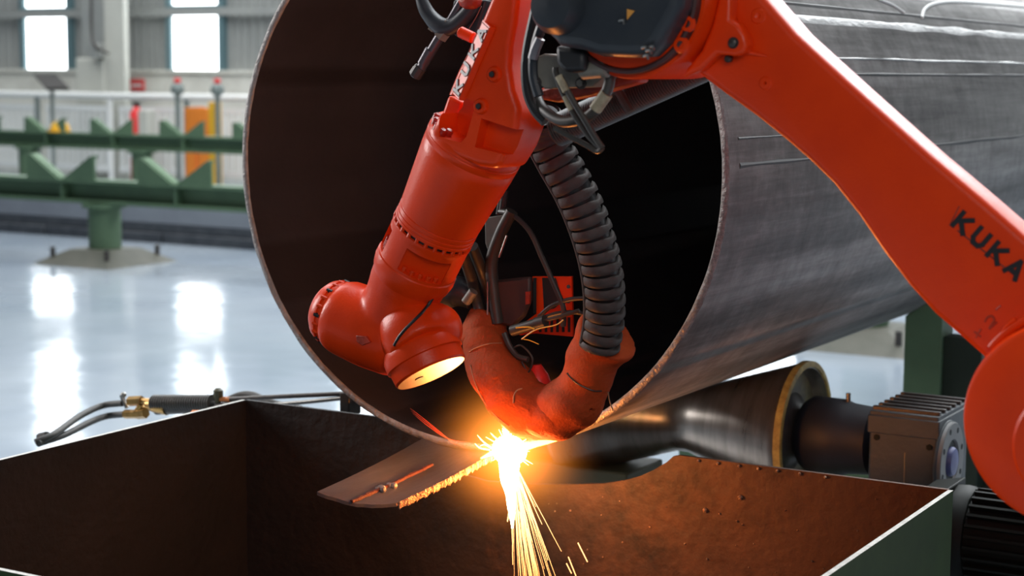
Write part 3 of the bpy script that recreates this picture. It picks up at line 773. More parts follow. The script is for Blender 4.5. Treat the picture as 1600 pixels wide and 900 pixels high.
hh = rad(27, o0)
letters('KUKA', o0+V((0, -.0005, 0)), u, v, V((0, -1, 0)), hh, (e0-o0).length*.262, hh*.27, .0015, arm, BLACKM)
fr = MB()
for a, b in (((1484, 352), (1499, 322)), ((1496, 360), (1585, 430))):
    fr.tube([L_(*a), L_(*b)], .0011, seg=6, smooth=0)
obj('plate_outline', fr, ORANGE_D, arm)
# upper edge of the arm needs no strip, it reflects the clerestory
# elbow ear with bolts
ear = [(1112, 40), (1124, -10), (1142, -10), (1140, 30), (1152, 38), (1163, 55), (1167, 70), (1163, 82), (1150, 88), (1120, 84), (1095, 108), (1066, 122), (1072, 108), (1096, 78)]
obj('elbow_ear', MB().prism([L_(a, b, -.028) for a, b in ear], (0, .03, 0)), ORANGE, t, bevel=.006, bseg=3)
p = L_(1146, 67, -.028); obj('elbow_bolt', MB().lathe(p+V((0, .004, 0)), p-V((0, 1, 0)), [(0, .0065), (.010, .0065), (.012, .003)], 16).lathe(p+V((0, .002, 0)), p-V((0, 1, 0)), [(0, .0085), (.0035, .0085)], 16), DARKST, t)
p = L_(1141, 92, -.004); obj('elbow_bolt', MB().cyl(p, p-V((0, .012, 0)), .0055, ch=.002), DARKST, t)
obj('cast_rib', MB().tube([L_(1160, 80, -.004), L_(1180, 84, -.002), L_(1199, 88, 0)], [.004, .0028, .0015], seg=8), ORANGE, t)
for a, b, r in ((1185, 25, 11), (1196, 130, 9)):
    p = L_(a, b, 0); obj('cast_boss', MB().lathe(p+V((0, .002, 0)), p-V((0, 1, 0)), [(0, rad(r+4, p)), (.004, rad(r, p)), (.0045, rad(r-6, p)), (.002, .001)], 24), ORANGE, t)
# elbow joint: round orange housing with grooved rim
el = L_(992, -4, -.05)
Re = rad(127, el)
yl(el, LY-.075, [(0, Re*.86), (.006, Re*.89), (.020, Re*.89), (.022, Re*.92), (.014, Re*.94), (.014, Re*.985), (.022, Re), (.30, Re)], 'elbow_housing', ORANGE)
obj('elbow_groove', MB().lathe((el.x, LY-.066, el.z), (el.x, LY, el.z), [(.010, Re*.87), (-.0115, Re*.875), (-.0125, Re*.90), (-.011, Re*.935), (.010, Re*.94)], 80, cap=False), mat('groove_dark_red', (.07, .015, .012), .5, var=(.03, .01, .01), vscale=30), t)  # dark red ring set proud of the housing to mark the groove
for a, b in ((1073, 37), (1063, 70)):
    p = L_(a, b, -.078); obj('elbow_screw', MB().lathe(p+V((0, .004, 0)), p-V((0, 1, 0)), [(0, .013), (.0045, .011), (.005, .006), (.0025, .005)], 20), ORANGE, t)
# motor cover on the elbow
MY = LY-.125
mo = [(836, -70), (836, 20), (842, 44), (862, 62), (870, 72), (905, 78), (935, 88), (985, 90), (1010, 88), (1030, 68), (1048, 38), (1062, 10), (1068, -70)]
mm = obj('motor_cover', MB().prism([PY(a, b, MY) for a, b in mo], (0, .06, 0)), MOTOR, t, bevel=.018, bseg=4)
p = PY(870, 10, MY-.01)
obj('motor_cap', MB().lathe((p.x, MY+.06, p.z), (p.x, 0, p.z), [(0, rad(46, p)), (.075, rad(44, p)), (.092, rad(34, p)), (.097, .001)], 48), MOTOR, t)
obj('warning_sticker', MB().prism([PY(980, 14, MY-.0005), PY(992, 17, MY-.0005), PY(980, 31, MY-.0005)], (0, -.001, 0)), mat('sticker_amber', (.75, .33, .06), .5), mm, smooth=False)
for a, b in ((1003, 75), (1010, 80), (1006, 88), (1014, 74), (968, 33)): obj('plug_fitting', MB().tube([PY(a, b, MY-.002), PY(a+5, b-2, MY-.006), PY(a+7, b+4, MY-.002)], .0025, seg=6), STEELB, mm)
# beige gear plate and its small motor flange
BY = LY-.03
bp_ = [(832, 92), (850, 84), (925, 92), (945, 98), (946, 118), (925, 136), (850, 139), (836, 128)]
gp = obj('gear_plate', MB().prism([PY(a, b, BY) for a, b in bp_], (0, .05, 0)), PLAT, t, bevel=.003)
for a, b in ((838, 129), (908, 130)):
    p = PY(a, b, BY); obj('plate_bolt', MB().cyl(p+V((0, .003, 0)), p-V((0, .006, 0)), .006, seg=6), STEELB, gp)
    obj('plate_washer', MB().cyl(p+V((0, .002, 0)), p-V((0, .0015, 0)), .0095), DARKST, gp)
obj('connector_barrel', MB().cyl(PY(908, 108, BY-.03), PY(952, 104, BY-.03), rad(17, el), ch=.004), PLAT, t)
obj('connector_block', MB().prism([PY(a, b, BY-.06) for a, b in ((866, 70), (914, 78), (912, 112), (882, 114), (868, 100))], (0, .055, 0)), SEAL, t, bevel=.008)
obj('elbow_bracket', MB().prism([PY(a, b, LY+.02) for a, b in ((838, 140), (842, 155), (870, 160), (920, 150), (965, 138), (1000, 128), (990, 108), (930, 112))], (0, .04, 0)), ORANGE_D, t, bevel=.006)
# seal arcs along the forearm joint
obj('joint_seal', MB().tube([PY(a, b, LY-.01) for a, b in ((840, 5), (833, 35), (825, 75), (822, 110), (825, 145), (836, 172), (852, 190))], .009, seg=10), SEAL, t)
obj('joint_seal', MB().tube([PY(a, b, LY-.03) for a, b in ((850, 30), (840, 60), (834, 90), (834, 120), (842, 150))], .0085, seg=10), MOTOR, t)
obj('cable_sheath', MB().tube([PY(a, b, LY-.04) for a, b in ((844, 60), (836, 78), (832, 92))], .008, seg=10), mat('grey_sheath', (.2, .2, .22), .4), t)

# forearm ------------------------------------------------------------
FYc = LY+.13         # forearm centre plane
def FA(px, py, dy=0): return PY(px, py, FYc+dy)
fo = [(782, -80), (768, -10), (752, 28), (735, 66), (712, 112), (698, 146), (693, 168), (680, 185), (672, 206), (673, 218), (700, 242), (745, 260), (806, 262), (826, 228), (838, 196), (840, 168), (830, 140), (825, 105), (828, 70), (834, 38), (838, 0), (842, -80)]
def fpt(a, b):
    # silhouette point: left-hand edges belong to the front face, right-hand edges to the back face
    d_ = -.085 if a < 770 else -.022
    p = FA(a, b, d_); p.y = FYc-.085; return p
fh = obj('forearm_housing', MB().prism([fpt(a, b) for a, b in fo], (0, .10, 0)), ORANGE, t, bevel=.036, bseg=6)
bake(fh)
def pocket(target, pts, Y, depth):
    mb = MB().prism([PY(a, b, Y-.06) for a, b in pts], (0, .06+depth, 0)); cut(target, mb)
fh_loc = OFF[fh.name]
bpy.context.view_layer.update()
pocket(fh, [(722, 186), (798, 211), (790, 252), (712, 232)], FYc-.085, .026)
pocket(fh, [(680, 148), (714, 160), (699, 214), (690, 225), (655, 215), (655, 150)], FYc-.085, .06)
ax0 = FA(744, 221); ax1 = FA(679, 355, .02); ax2 = FA(648, 422, .03)
axd = (ax1-ax0).normalized(); L1 = (ax1-ax0).length; L2 = (ax2-ax1).length
r0 = rad(79, ax0); r1 = rad(66, ax1)
pr = [(-.006, r0*.97), (0, r0), (.004, r0), (.005, r0*.99), (.007, r0*.99), (.008, r0), (.018, r0*.995), (.019, r0*.985), (.021, r0*.985), (.022, r0*.992)]
for k in range(1, 8): f = k/8; pr.append((.022+(L1-.05)*f, r0*(1-f)+r1*f))
for q in (.026, .016, .008): pr += [(L1-q-.001, r1), (L1-q, r1*.985), (L1-q+.0015, r1*.985), (L1-q+.0025, r1)]
pr += [(L1-.001, r1), (L1, r1*.98)]
obj('forearm_tube', MB().lathe(ax0, ax1, pr, 96), ORANGE, t, angle=40)
# dark gap with screw heads, then the wrist flange section
obj('forearm_gap', MB().lathe(ax1-axd*.002, ax1+axd, [(0, r1*.93), (.008, r1*.93)], 64), SEAL, t)
for k in range(26):
    a = 2*math.pi*k/26; uu = V((0, -1, 0)); uu = (uu-axd*uu.dot(axd)).normalized(); vv = axd.cross(uu)
    p = ax1+(uu*math.cos(a)+vv*math.sin(a))*r1*.965
    if vv.dot(V((0, 0, 1))) and math.cos(a) > -.3:
        obj('ring_screw', MB().cyl(p-axd*.001, p+axd*.0075, .0038, seg=8), ORANGE, t)
w0 = ax1+axd*.0065
pr = [(0, r1*.90), (0, r1*1.0), (.006, r1*1.0), (.010, r1*.985), (.07, r1*.985), (.072, r1*1.01), (.085, r1*1.02), (.10, r1*.98), (.115, r1*.9)]
ws = obj('wrist_collar', MB().lathe(w0, w0+axd, pr, 80), ORANGE, t, angle=40)
def face_pocket(target, c, w2, h2, depth, ax, up):
    # rectangular pocket cut along direction -up
    s = ax.cross(up).normalized(); mb = MB()
    a = c+up*.05
    mb.prism([a-s*w2-ax*h2, a+s*w2-ax*h2, a+s*w2+ax*h2, a-s*w2+ax*h2], -up*(.05+depth)); cut(target, mb)
uu = V((0, -1, 0)); uu = (uu-axd*uu.dot(axd)).normalized(); vv = axd.cross(uu)
if vv.x < 0: vv = -vv
face_pocket(ws, w0+axd*.042+(uu*.76+vv*.65).normalized()*r1, r1*.56, .023, .020, axd, (uu*.76+vv*.65).normalized())
face_pocket(ws, w0+axd*.042+(uu*.66-vv*.75).normalized()*r1, r1*.26, .024, .024, axd, (uu*.66-vv*.75).normalized())
obj('pocket_wall', MB().prism([FA(a, b, -.01) for a, b in ((700, 148), (722, 160), (712, 212), (690, 205), (690, 176))], (0, .05, 0)), ORANGE, fh, bevel=.006)
# bolts in the four pockets
def bolts(pts, r, par, Y=None, tall=.012):
    for p in pts: obj('pocket_bolt', MB().cyl(p, p-axd*tall, r, seg=12, ch=.001), ORANGE, par)
bolts([FA(a, b, -.078) for a, b in ((724, 234), (736, 237), (748, 241), (760, 245), (772, 248), (783, 250))], .0048, fh)
RB = mat('dark_red_bolts', (.42, .02, .01), .25, var=(.3, .015, .01), vscale=30)
for rr, ths in ((.90, (30, 43, 56, 69)), (.74, (36, 52, 68))):
    for th in ths:
        th_ = math.radians(th); d = uu*math.sin(th_)-vv*math.cos(th_); p = ax0+axd*.001+d*r0*rr
        obj('pocket_bolt', MB().cyl(p, p-axd*.018, .0078, seg=14, ch=.003), RB, fh)
for k in range(5):
    th = math.radians(14+k*13); d = uu*math.cos(th)+vv*math.sin(th); p = w0+axd*.066+d*r1*.90
    obj('pocket_bolt', MB().cyl(p, p-axd*.011, .0042, seg=10, ch=.001), ORANGE, ws)
for k in range(4):
    th = math.radians(-36-k*9); d = uu*math.cos(th)+vv*math.sin(th); p = w0+axd*.067+d*r1*.86
    obj('pocket_bolt', MB().cyl(p, p-axd*.018, .0058, seg=12, ch=.0015), RB, ws)
for a, b in ((773, 116), (752, 166)):
    p = FA(a, b, -.085)
    rb = obj('cast_boss', MB().lathe(p+V((0, .004, 0)), p-V((0, 1, 0)), [(0, rad(14, p)), (.008, rad(12, p)), (.0105, rad(10, p)), (.0105, .006), (.006, .005)], 28), ORANGE, t)
    obj('boss_screw', MB().cyl(p-V((0, .008, 0)), p-V((0, .0112, 0)), .005, seg=6), BLACKM, rb)
p = FA(741, 60, -.02); obj('cast_boss', MB().cyl(p, p+V((-.03, 0, .012)), rad(9, p), ch=.003), ORANGE, t)
# name plate on the left chamfer of the forearm
e_a = FA(718, 152, -.082); e_b = FA(767, 38, -.082)
u = (e_b-e_a).normalized(); nrm = V((-.5, -.85, .1)); nrm = (nrm-u*nrm.dot(u)).normalized(); v = nrm.cross(u); 
if v.x > 0: v = -v
Lp = (e_b-e_a).length; c = (e_a+e_b)*.5; wd = rad(14.5, c)
c = c+nrm*.009
A4 = [c-u*Lp*.5-v*wd, c+u*Lp*.5-v*wd, c+u*Lp*.5+v*wd, c-u*Lp*.5+v*wd]
npl = obj('name_plate', MB().prism([p_-nrm*.012 for p_ in A4], nrm*.012), ORANGE, t, bevel=.001)
fr = MB()
for i in range(4): fr.tube([A4[i]*.94+c*.06, A4[(i+1) % 4]*.94+c*.06], .0009, seg=5, smooth=0)
obj('plate_outline', fr, ORANGE_D, npl)
lh = wd*1.45
letters('KUKA', c-u*Lp*.44-v*(-1)*0-(-v)*lh*.5*0+v*(-lh*.5), u, v, nrm, lh, Lp*.243, lh*.22, .0018, npl, GREYM, 'letter')

# wrist ---------------------------------------------------------------
WYc = .035
def WA(px, py, dy=0): return FA(px, py, WYc+dy)
mb = MB()
n0 = w0+axd*.10; nk = WA(612, 500)
mb.tube([w0+axd*.085, w0+axd*.12, WA(628, 462), WA(612, 500)], [r1*.98, r1*.93, rad(57, nk), rad(52, nk)], seg=48, smooth=5)
c0 = WA(528, 490); c1 = WA(618, 532)
mb.tube([c0, WA(545, 498), WA(580, 514), c1, WA(640, 540)], [rad(54, c0), rad(60, c0), rad(62, c1), rad(58, c1), rad(44, c1)], seg=48, smooth=5)
wb = obj('wrist_body', mb, ORANGE, t); blend(wb, .006, 10)
c0 = WA(530, 491); cd_ = (WA(503, 479)-c0).normalized()
Lc = (WA(503, 479)-c0).length; rc = rad(53, c0)
cap = obj('wrist_cap', MB().lathe(c0, c0+cd_, [(-.01, rc*1.0), (.004, rc*1.0), (.005, rc*.96), (.009, rc*.96), (.010, rc*1.0), (.014, rc*.99), (.026, rc*.90), (.036, rc*.74), (.041, rc*.5), (.042, .001)], 64), ORANGE, t, angle=30)
for k in range(22):
    a = 2*math.pi*k/22; u_ = cd_.orthogonal().normalized(); v_ = cd_.cross(u_); d = u_*math.cos(a)+v_*math.sin(a)
    p = c0+cd_*.007+d*rc*.955; obj('cap_bolt', MB().cyl(p-cd_*.006, p+cd_*.006, .0042, seg=8), SEAL if k % 3 == 0 else ORANGE, cap)
obj('body_mark', MB().prism([WA(a, b, -rad(60, c0)-.002) for a, b in ((556, 524), (572, 526), (578, 535), (566, 540), (557, 534))], (0, .012, 0)), ORANGE_D, t, bevel=.001)
# hand with the lit flange
fa = WA(636, 508); fb = WA(668, 575, -.05)
hd = (fb-fa).normalized(); 
mb = MB()
rh = rad(60, fb)
mb.tube([WA(630, 495), WA(650, 520, -.01), WA(664, 545, -.02)], [rad(50, fa), rad(60, fa), rad(58, fa)], seg=40, smooth=5)
mb.ball(WA(682, 515, .01), rad(42, fa), 24)
hb = obj('wrist_hand', mb, ORANGE, t); blend(hb, .006, 8)
fd = (V((.44, -.06, -.70))).normalized()
fc = WA(658, 548, -.01)
flg = obj('tool_flange', MB().lathe(fc, fc+fd, [(-.03, rh*.80), (-.012, rh*1.0), (0, rh*1.07), (.018, rh*1.07), (.020, rh*1.02), (.042, rh*1.0), (.046, rh*.96)], 64, cap=False), ORANGE, t, angle=30)
obj('flange_face', MB().lathe(fc+fd*.0445, fc+fd, [(0, rh*.955), (.001, rh*.955)], 64), FLANGE, flg)
p = fc+fd*.046; s_ = fd.orthogonal().normalized(); obj('flange_hole', MB().cyl(p+s_*rh*.35, p+s_*rh*.35+fd*.001, .008, seg=20), SEAL, flg)


# clamp rod assembly beyond the forearm
QY = FYc+.15
def Q(px, py, dy=0): return PY(px, py, QY+dy)
obj('clamp_ring', MB().tube([Q(655, -10), Q(668, 20), Q(690, 42), Q(712, 38), Q(738, 10), Q(745, -20)], [.010, .014, .017, .015, .014, .012], seg=12), MOTOR, t)
obj('clamp_rod', MB().cyl(Q(726, -5), Q(697, 45), .0085).cyl(Q(692, 50), Q(657, 108), .0095).cyl(Q(672, 78, -.002), Q(660, 100, -.002), .0098), mat('rod_dark', (.10, .09, .10), .35, metal=.6), t)
obj('rod_nut', MB().cyl(Q(705, 36), Q(688, 58), .014, seg=6).cyl(Q(682, 36), Q(676, 48), .011, seg=6), PLAT, t)
obj('rod_tip', MB().cyl(Q(658, 104), Q(648, 120), .012, seg=10, ch=.002), DARKST, t)
obj('rod_tip_collar', MB().cyl(Q(652, 107), Q(646, 116), .009, seg=10), PLAT, t)
obj('clamp_plate', MB().prism([Q(708, 0, .01), Q(760, 0, .01), Q(742, 60, .01), (Q(716, 60, .01)), Q(700, 48, .01)], (0, .03, 0)), MOTOR, t, bevel=.004)
obj('copper_block', MB().ball(Q(735, 2, -.01), .017, 12, (1.4, 1, .9)), ORANGE_D, t)
obj('thin_wire', MB().tube([Q(752, 10), Q(742, 30), Q(722, 62)], .0012, seg=6), STEELB, t)

# lower body of the robot, outside the frame, standing on the floor
bx, by = sh.x+.36, LY+.20
obj('rotating_column', MB().lathe((bx, by, .55), (bx, by, 1.2), [(0, .20), (.10, .20), (.2, .17), (.42, .15)], 48).box((bx-.14, by-.02, .85), (bx+.12, by+.28, 1.18)), ORANGE, t, bevel=.01)
obj('shoulder_axle', MB().cyl((sh.x, LY+.15, sh.z), (sh.x, LY+.40, sh.z), .11).box((sh.x, LY+.22, sh.z-.09), (bx, LY+.38, sh.z+.05)), ORANGE, t, bevel=.01)
obj('robot_base', MB().lathe((bx, by, 0), (bx, by, 1), [(0, .24), (.03, .24), (.04, .19), (.5, .19), (.55, .21)], 48), GREYM, t)

# ================================================================== CABLES AT THE ELBOW
CY_ = LY-.06
def E(px, py, dy=0): return PY(px, py, CY_+dy)
t = thing('elbow_cable', 'two thin dark cables with pale collars looping down from the elbow', 'cable', E(930, 232))
obj('cable_run', MB().tube([E(868, 105), E(869, 116), E(880, 145), E(899, 182), E(920, 212), E(938, 230)], .0052, seg=10), CABLE, t)
obj('cable_run', MB().tube([E(876, 120, -.01), E(890, 148, -.01), E(912, 185, -.01), E(930, 215, -.01), E(941, 231, -.01)], .0052, seg=10), CABLE, t)
obj('cable_run', MB().tube([E(941, 231, -.005), E(933, 236), E(915, 226), E(880, 208), E(866, 200)], .0045, seg=10), CABLE, t)
obj('cable_collar', MB().tube([E(873, 119, -.012), E(885, 143, -.012)], .0062, seg=12, smooth=0), CABLEL, t)
obj('cable_collar', MB().tube([E(884, 150, 0), E(894, 172, 0)], .0062, seg=12, smooth=0), CABLEL, t)
t = thing('elbow_cable', 'thick dark cable with a pale collar curving under the beige gear plate', 'cable', E(930, 170))
obj('cable_run', MB().tube([E(952, 105, .02), E(952, 130, .02), E(940, 158, .02), E(918, 182, .02), E(880, 190, .03), E(850, 172, .05), E(838, 150, .07)], .009, seg=12), CABLE, t)
obj('cable_collar', MB().tube([E(948, 146, .018), E(930, 171, .018)], .0105, seg=14, smooth=0), CABLEL, t)
t = thing('corrugated_conduit', 'fine ribbed dark conduit running from elbow down behind the gear plate', 'conduit', E(950, 170, .2))
P0 = E(1150, 78, .22); P1 = E(868, 205, .22); Lc = (P1-P0).length; pr = [(i*Lc/150, .026+.0022*(i % 2)) for i in range(151)]
obj('conduit_tube', MB().lathe(P0, P1, pr, 32), CABLE, t, angle=60)
obj('conduit_clamp', MB().tube([E(958, 128, .17), E(985, 175, .17)], .008, seg=8), CABLE, t)

# ================================================================== BIG SEGMENTED HOSE
GYh = 2.86
def G(px, py, dy=0): return PY(px, py, GYh+dy)
hp = [(846, 180, -.06), (850, 206, -.04), (872, 250, -.02), (900, 300, 0), (921, 350, .02), (936, 400, .04), (944, 450, .06), (944, 500, .08), (936, 545, .09)]
path = [G(*p) for p in hp]
def cr(P, t_):
    n = len(P)-1; i = min(int(t_*n), n-1); f = t_*n-i
    p0 = P[max(i-1, 0)]; p1 = P[i]; p2 = P[i+1]; p3 = P[min(i+2, n)]
    return .5*((2*p1)+(p2-p0)*f+(2*p0-5*p1+4*p2-p3)*f*f+(3*p1-p0-3*p2+p3)*f**3)
t = thing('cable_hose', 'thick black segmented energy hose curving down to the leather sleeve', 'hose', path[-1])
rH = rad(33, path[4])
obj('hose_core', MB().tube([cr(path, k/60) for k in range(61)], rH*.80, seg=32, smooth=0), SEAL, t)
NB = 22
for k in range(NB):
    ta = k/NB; c = cr(path, (k+.5)/NB); a = cr(path, ta+.004); b = cr(path, min(ta+1/NB*1.0, 1)); ax = (b-a).normalized(); Ls = (b-a).length
    bend = V((1, 0, .25))
    s1_ = bend-ax*bend.dot(ax); s1_.normalize(); s2_ = ax.cross(s1_)
    mb = MB(); seg = 44; vs = []; fs = []
    prf = [(-.05, .80), (.0, .93), (.12, 1.0), (.55, 1.02), (.80, 1.0), (.86, .90), (.80, .80)]
    for (f, rr) in prf:
        for i in range(seg):
            th = 2*math.pi*i/seg; g = abs(math.sin(th))
            # band is full width over the front and back, narrower at the flanks
            ff = .5+(f-.5)*(1.0 if g > .55 else .55+.45*g/.55); fk = min(1, max(0, (g-.35)/.4)); r2_ = rr+(max(rr, .965)-rr)*fk*(.0 if f > .9 and rr < .85 else 1)
            vs.append(a+ax*(Ls*ff)+(s1_*math.cos(th)+s2_*math.sin(th))*rH*r2_)
    for j in range(len(prf)-1):
        for i in range(seg): fs.append([j*seg+i, j*seg+(i+1) % seg, (j+1)*seg+(i+1) % seg, (j+1)*seg+i])
    obj('hose_segment', mb.add(vs, fs), HOSE, t, angle=60)
# spine along the left flank
sp_ = []
for k in range(40):
    ta = k/39*.97; a = cr(path, ta); b = cr(path, ta+.02); ax = (b-a).normalized(); s_ = V((-1, -.9, -.25)); s_ = (s_-ax*s_.dot(ax)).normalized()
    sp_.append(a+s_*rH*1.0)
obj('hose_spine', MB().tube(sp_, .0035, seg=8, smooth=0), HOSE, t)

# ================================================================== CUTTING TORCH in leather sleeve
TY = 3.0
def T(px, py, dy=0): return PY(px, py, TY+dy)
tip = PY(797, 690, PYr-.005)
t = tor = thing('cutting_torch', 'robot cutting torch wrapped in a V of brown leather sleeves', 'torch', tip)
mb = MB()
k1 = T(800, 600)
mb.tube([T(757, 512, .04), T(763, 548, .02), T(785, 598), T(822, 638), T(868, 646), (T(885, 640))],
        [rad(33, k1), rad(38, k1), rad(45, k1), rad(44, k1), rad(40, k1), rad(36, k1)], seg=40, smooth=6)
sl = obj('leather_sleeve', mb, LEATH, t)
mb = MB()
mb.tube([T(950, 523, -.02), T(934, 546, -.01), T(915, 592), T(892, 630), T(850, 648), (T(830, 640))],
        [rad(47, k1), rad(43, k1), rad(39, k1), rad(45, k1), rad(38, k1), rad(30, k1)], seg=40, smooth=6)
sr = obj('leather_sleeve', mb, LEATH, t)
mb = MB(); mb.tube([T(765, 488, .045), T(758, 512, .035), T(757, 535, .025)], [rad(30, k1), rad(36, k1), rad(37, k1)], seg=40, smooth=6)
su = obj('leather_collar', mb, LEATH, t)
for o_, s_ in ((sl, 1), (sr, 2), (su, 3)):
    blend(o_, .005, 3)
    for v_ in o_.data.vertices:
        c_ = v_.co; nn = v_.normal
        a_ = noise.noise((c_.x*13+s_*9, c_.y*13, c_.z*22))*.010+noise.noise((c_.x*38, c_.y*38+s_, c_.z*60))*.0012
        v_.co = c_+nn*a_
    for p_ in o_.data.polygons: p_.use_smooth = True
# stitches / fold seams
def sfront(o_, px, py, lift=.0015):
    "point of the sleeve surface that a photo point falls on"
    off = OFF[o_.name]; r = RAY(px, py).normalized(); hit, loc, nn, _ = o_.ray_cast(ORG-off, r)
    return (loc+off-r*lift) if hit else None
def seam(o_, pts, r, mt, nm, par):
    P = [sfront(o_, a, b) for a, b in pts]; P = [p for p in P if p]
    if len(P) > 1: obj(nm, MB().tube(P, r, seg=6), mt, par)
bpy.context.view_layer.update()
def front2(px, py):
    a = [q for q in (sfront(wb, px, py, 0), sfront(hb, px, py, 0)) if q]
    return min(a, key=lambda q: (q-ORG).length) if a else None
P = [front2(a, b) for a, b in ((676, 466), (668, 478), (658, 490), (646, 502), (634, 514), (624, 526), (616, 540))]; P = [p for p in P if p]
obj('hand_seal', MB().tube(P, [.003]*len(P), seg=8), SEAL, rob)
seam(sl, [(733, 550), (745, 543), (765, 537), (784, 536)], .0012, THREAD, 'stitch_line', sl)
seam(sl, [(802, 630), (803, 618), (808, 610), (816, 607)], .0014, THREAD, 'stitch_line', sl)
seam(sl, [(735, 570), (743, 600), (757, 628), (775, 650), (795, 666)], .0014, THREAD, 'stitch_line', sl)
seam(sr, [(886, 583), (900, 598), (925, 610), (940, 611)], .0016, DARKST, 'cuff_seam', sr)
obj('tie_string', MB().tube([T(950, 612, -.03), T(953, 628, -.03), T(958, 642, -.03)], .0014, seg=6), CABLE, t)
obj('nozzle', MB().lathe(T(785, 640, .06), tip+V((0, 0, .0)), [(0, .016), (.02, .016), (.03, .011), (.045, .010), ((tip-T(785, 640, .06)).length-.03, .006)], 20), COPPER, t)
# clamp, hoses and bracket behind the sleeves
KY = 3.02
def K(px, py, dy=0): return PY(px, py, KY+dy)
obj('torch_hose', MB().tube([K(722, 395, -.1), K(735, 430, -.03), K(745, 470), K(756, 505)], .0115, seg=14), CABLE, t)
obj('torch_hose', MB().tube([K(738, 385, -.05), K(752, 420, 0), K(765, 460, .02), K(776, 510, .02)], .012, seg=14), CABLE, t)
obj('torch_hose', MB().tube([K(800, 330), K(782, 365), K(768, 410), K(772, 460), K(778, 505)], .013, seg=14), CABLE, t)
obj('torch_hose', MB().tube([K(780, 330, .02), K(800, 335), K(828, 362), K(848, 405), K(868, 450), K(880, 480), K(880, 510)], .0055, seg=10), CABLE, t)
obj('torch_hose', MB().tube([K(842, 495), K(862, 478), K(890, 468), K(915, 466)], .0045, seg=10), CABLE, t)
obj('torch_hose', MB().tube([K(840, 500), K(870, 490), K(900, 488), K(915, 492)], .0045, seg=10), CABLE, t)
obj('fitting_plate', MB().prism([K(757, 340, .03), K(790, 335, .03), K(785, 372, .03), K(766, 405, .03), K(758, 380, .03)], (0, .012, 0)), PLAT, t, bevel=.002)
obj('fitting_top', MB().cyl(K(789, 298, .02), K(785, 330, .02), .008).cyl(K(783, 312, .02), K(779, 335, .02), .006), DARKST, t)
obj('chrome_rod', MB().tube([K(792, 368, -.02), K(786, 385, -.02), K(780, 402, -.02)], .0022, seg=8), STEELB, t)
obj('chrome_rod', MB().tube([K(762, 440, -.02), K(762, 492, -.02)], .0018, seg=8), STEELB, t)
obj('clamp_head', MB().tube([K(690, 465, 0), K(715, 455, 0), K(740, 470, 0)], [.028, .032, .02], seg=20), MOTOR, t)
obj('clamp_stub', MB().cyl(K(728, 472, -.03), K(740, 455, -.03), .010), PLAT, t)
obj('torch_body', MB().prism([K(772, 438), K(828, 432), K(828, 470), K(818, 495), K(800, 512), K(775, 505)], (0, .015, 0)), mat('torch_body_brown', (.05, .025, .02), .5), t, bevel=.006)
obj('body_clip', MB().prism([K(821, 456, -.004), K(828, 455, -.004), K(827, 475, -.004), K(821, 476, -.004)], (0, .005, 0)), ORANGE_D, t, smooth=False)
BYk = 3.07
def B(px, py, dy=0): return PY(px, py, BYk+dy)
bo = obj('bracket_plate', MB().prism([B(832, 432), B(893, 432), B(895, 526), B(838, 521), B(812, 524), B(806, 514), B(838, 490)], (0, .006, 0)), ORANGE, t, smooth=False)
for a in range(6):
    x = 842+a*9; obj('slot', MB().prism([B(x, 500-a*.8, -.0006), B(x+4, 500-a*.8, -.0006), B(x+4, 519, -.0006), B(x, 519, -.0006)], (0, .001, 0)), BLACKM, bo, smooth=False)
obj('cutout', MB().prism([B(847, 434, -.0006), B(868, 434, -.0006), B(880, 470, -.0006), (B(866, 482, -.0006)), B(850, 486, -.0006)], (0, .001, 0)), SEAL, bo, smooth=False)
obj('cutout', MB().prism([B(833, 434, -.0006), B(838, 434, -.0006), B(838, 490, -.0006), B(833, 490, -.0006)], (0, .001, 0)), SEAL, bo, smooth=False)
for a, b in ((888, 448), (888, 471)): obj('bracket_bolt', MB().cyl(B(a, b), B(a, b, -.003), .004, seg=8), DARKST, bo)
obj('igniter', MB().cyl(K(800, 517, -.03), K(838, 506, -.03), .011).cyl(K(838, 506, -.03), K(852, 502, -.03), .013).tube([K(840, 503, -.03), K(870, 496, -.03), K(905, 485, -.02)], .004), CABLE, t)
WR = mat('yellow_wire', (.75, .42, .05), .4)
obj('lead_wire', MB().tube([K(806, 512, -.05), K(825, 511, -.05), K(835, 514, -.05)], .0016, seg=6), WR, t)
obj('lead_wire', MB().tube([K(818, 530, -.05), K(828, 532, -.05), K(842, 538, -.05)], .0010, seg=6), WR, t)
obj('lead_wire', MB().tube([K(815, 530, -.05), K(838, 515, -.05), K(868, 508, -.05), K(880, 500, -.05)], .0013, seg=6), WR, t)
obj('lead_wire', MB().tube([K(800, 545, -.02), K(815, 540, -.02), K(832, 560, -.02), K(825, 582, -.02), K(815, 565, -.02)], .002, seg=6), CABLE, t)
obj('hose_elbow', MB().tube([K(788, 520, -.02), K(796, 540, -.02), K(808, 556, -.02), K(825, 562, -.02)], .006, seg=10), CABLE, t)
obj('red_cone', MB().lathe(K(838, 570, .02), K(845, 640, .02), [(0, .010), (.02, .022), (.05, .030), (.08, .022)], 24), mat('bright_red_plastic', (.85, .03, .02), .4), t)

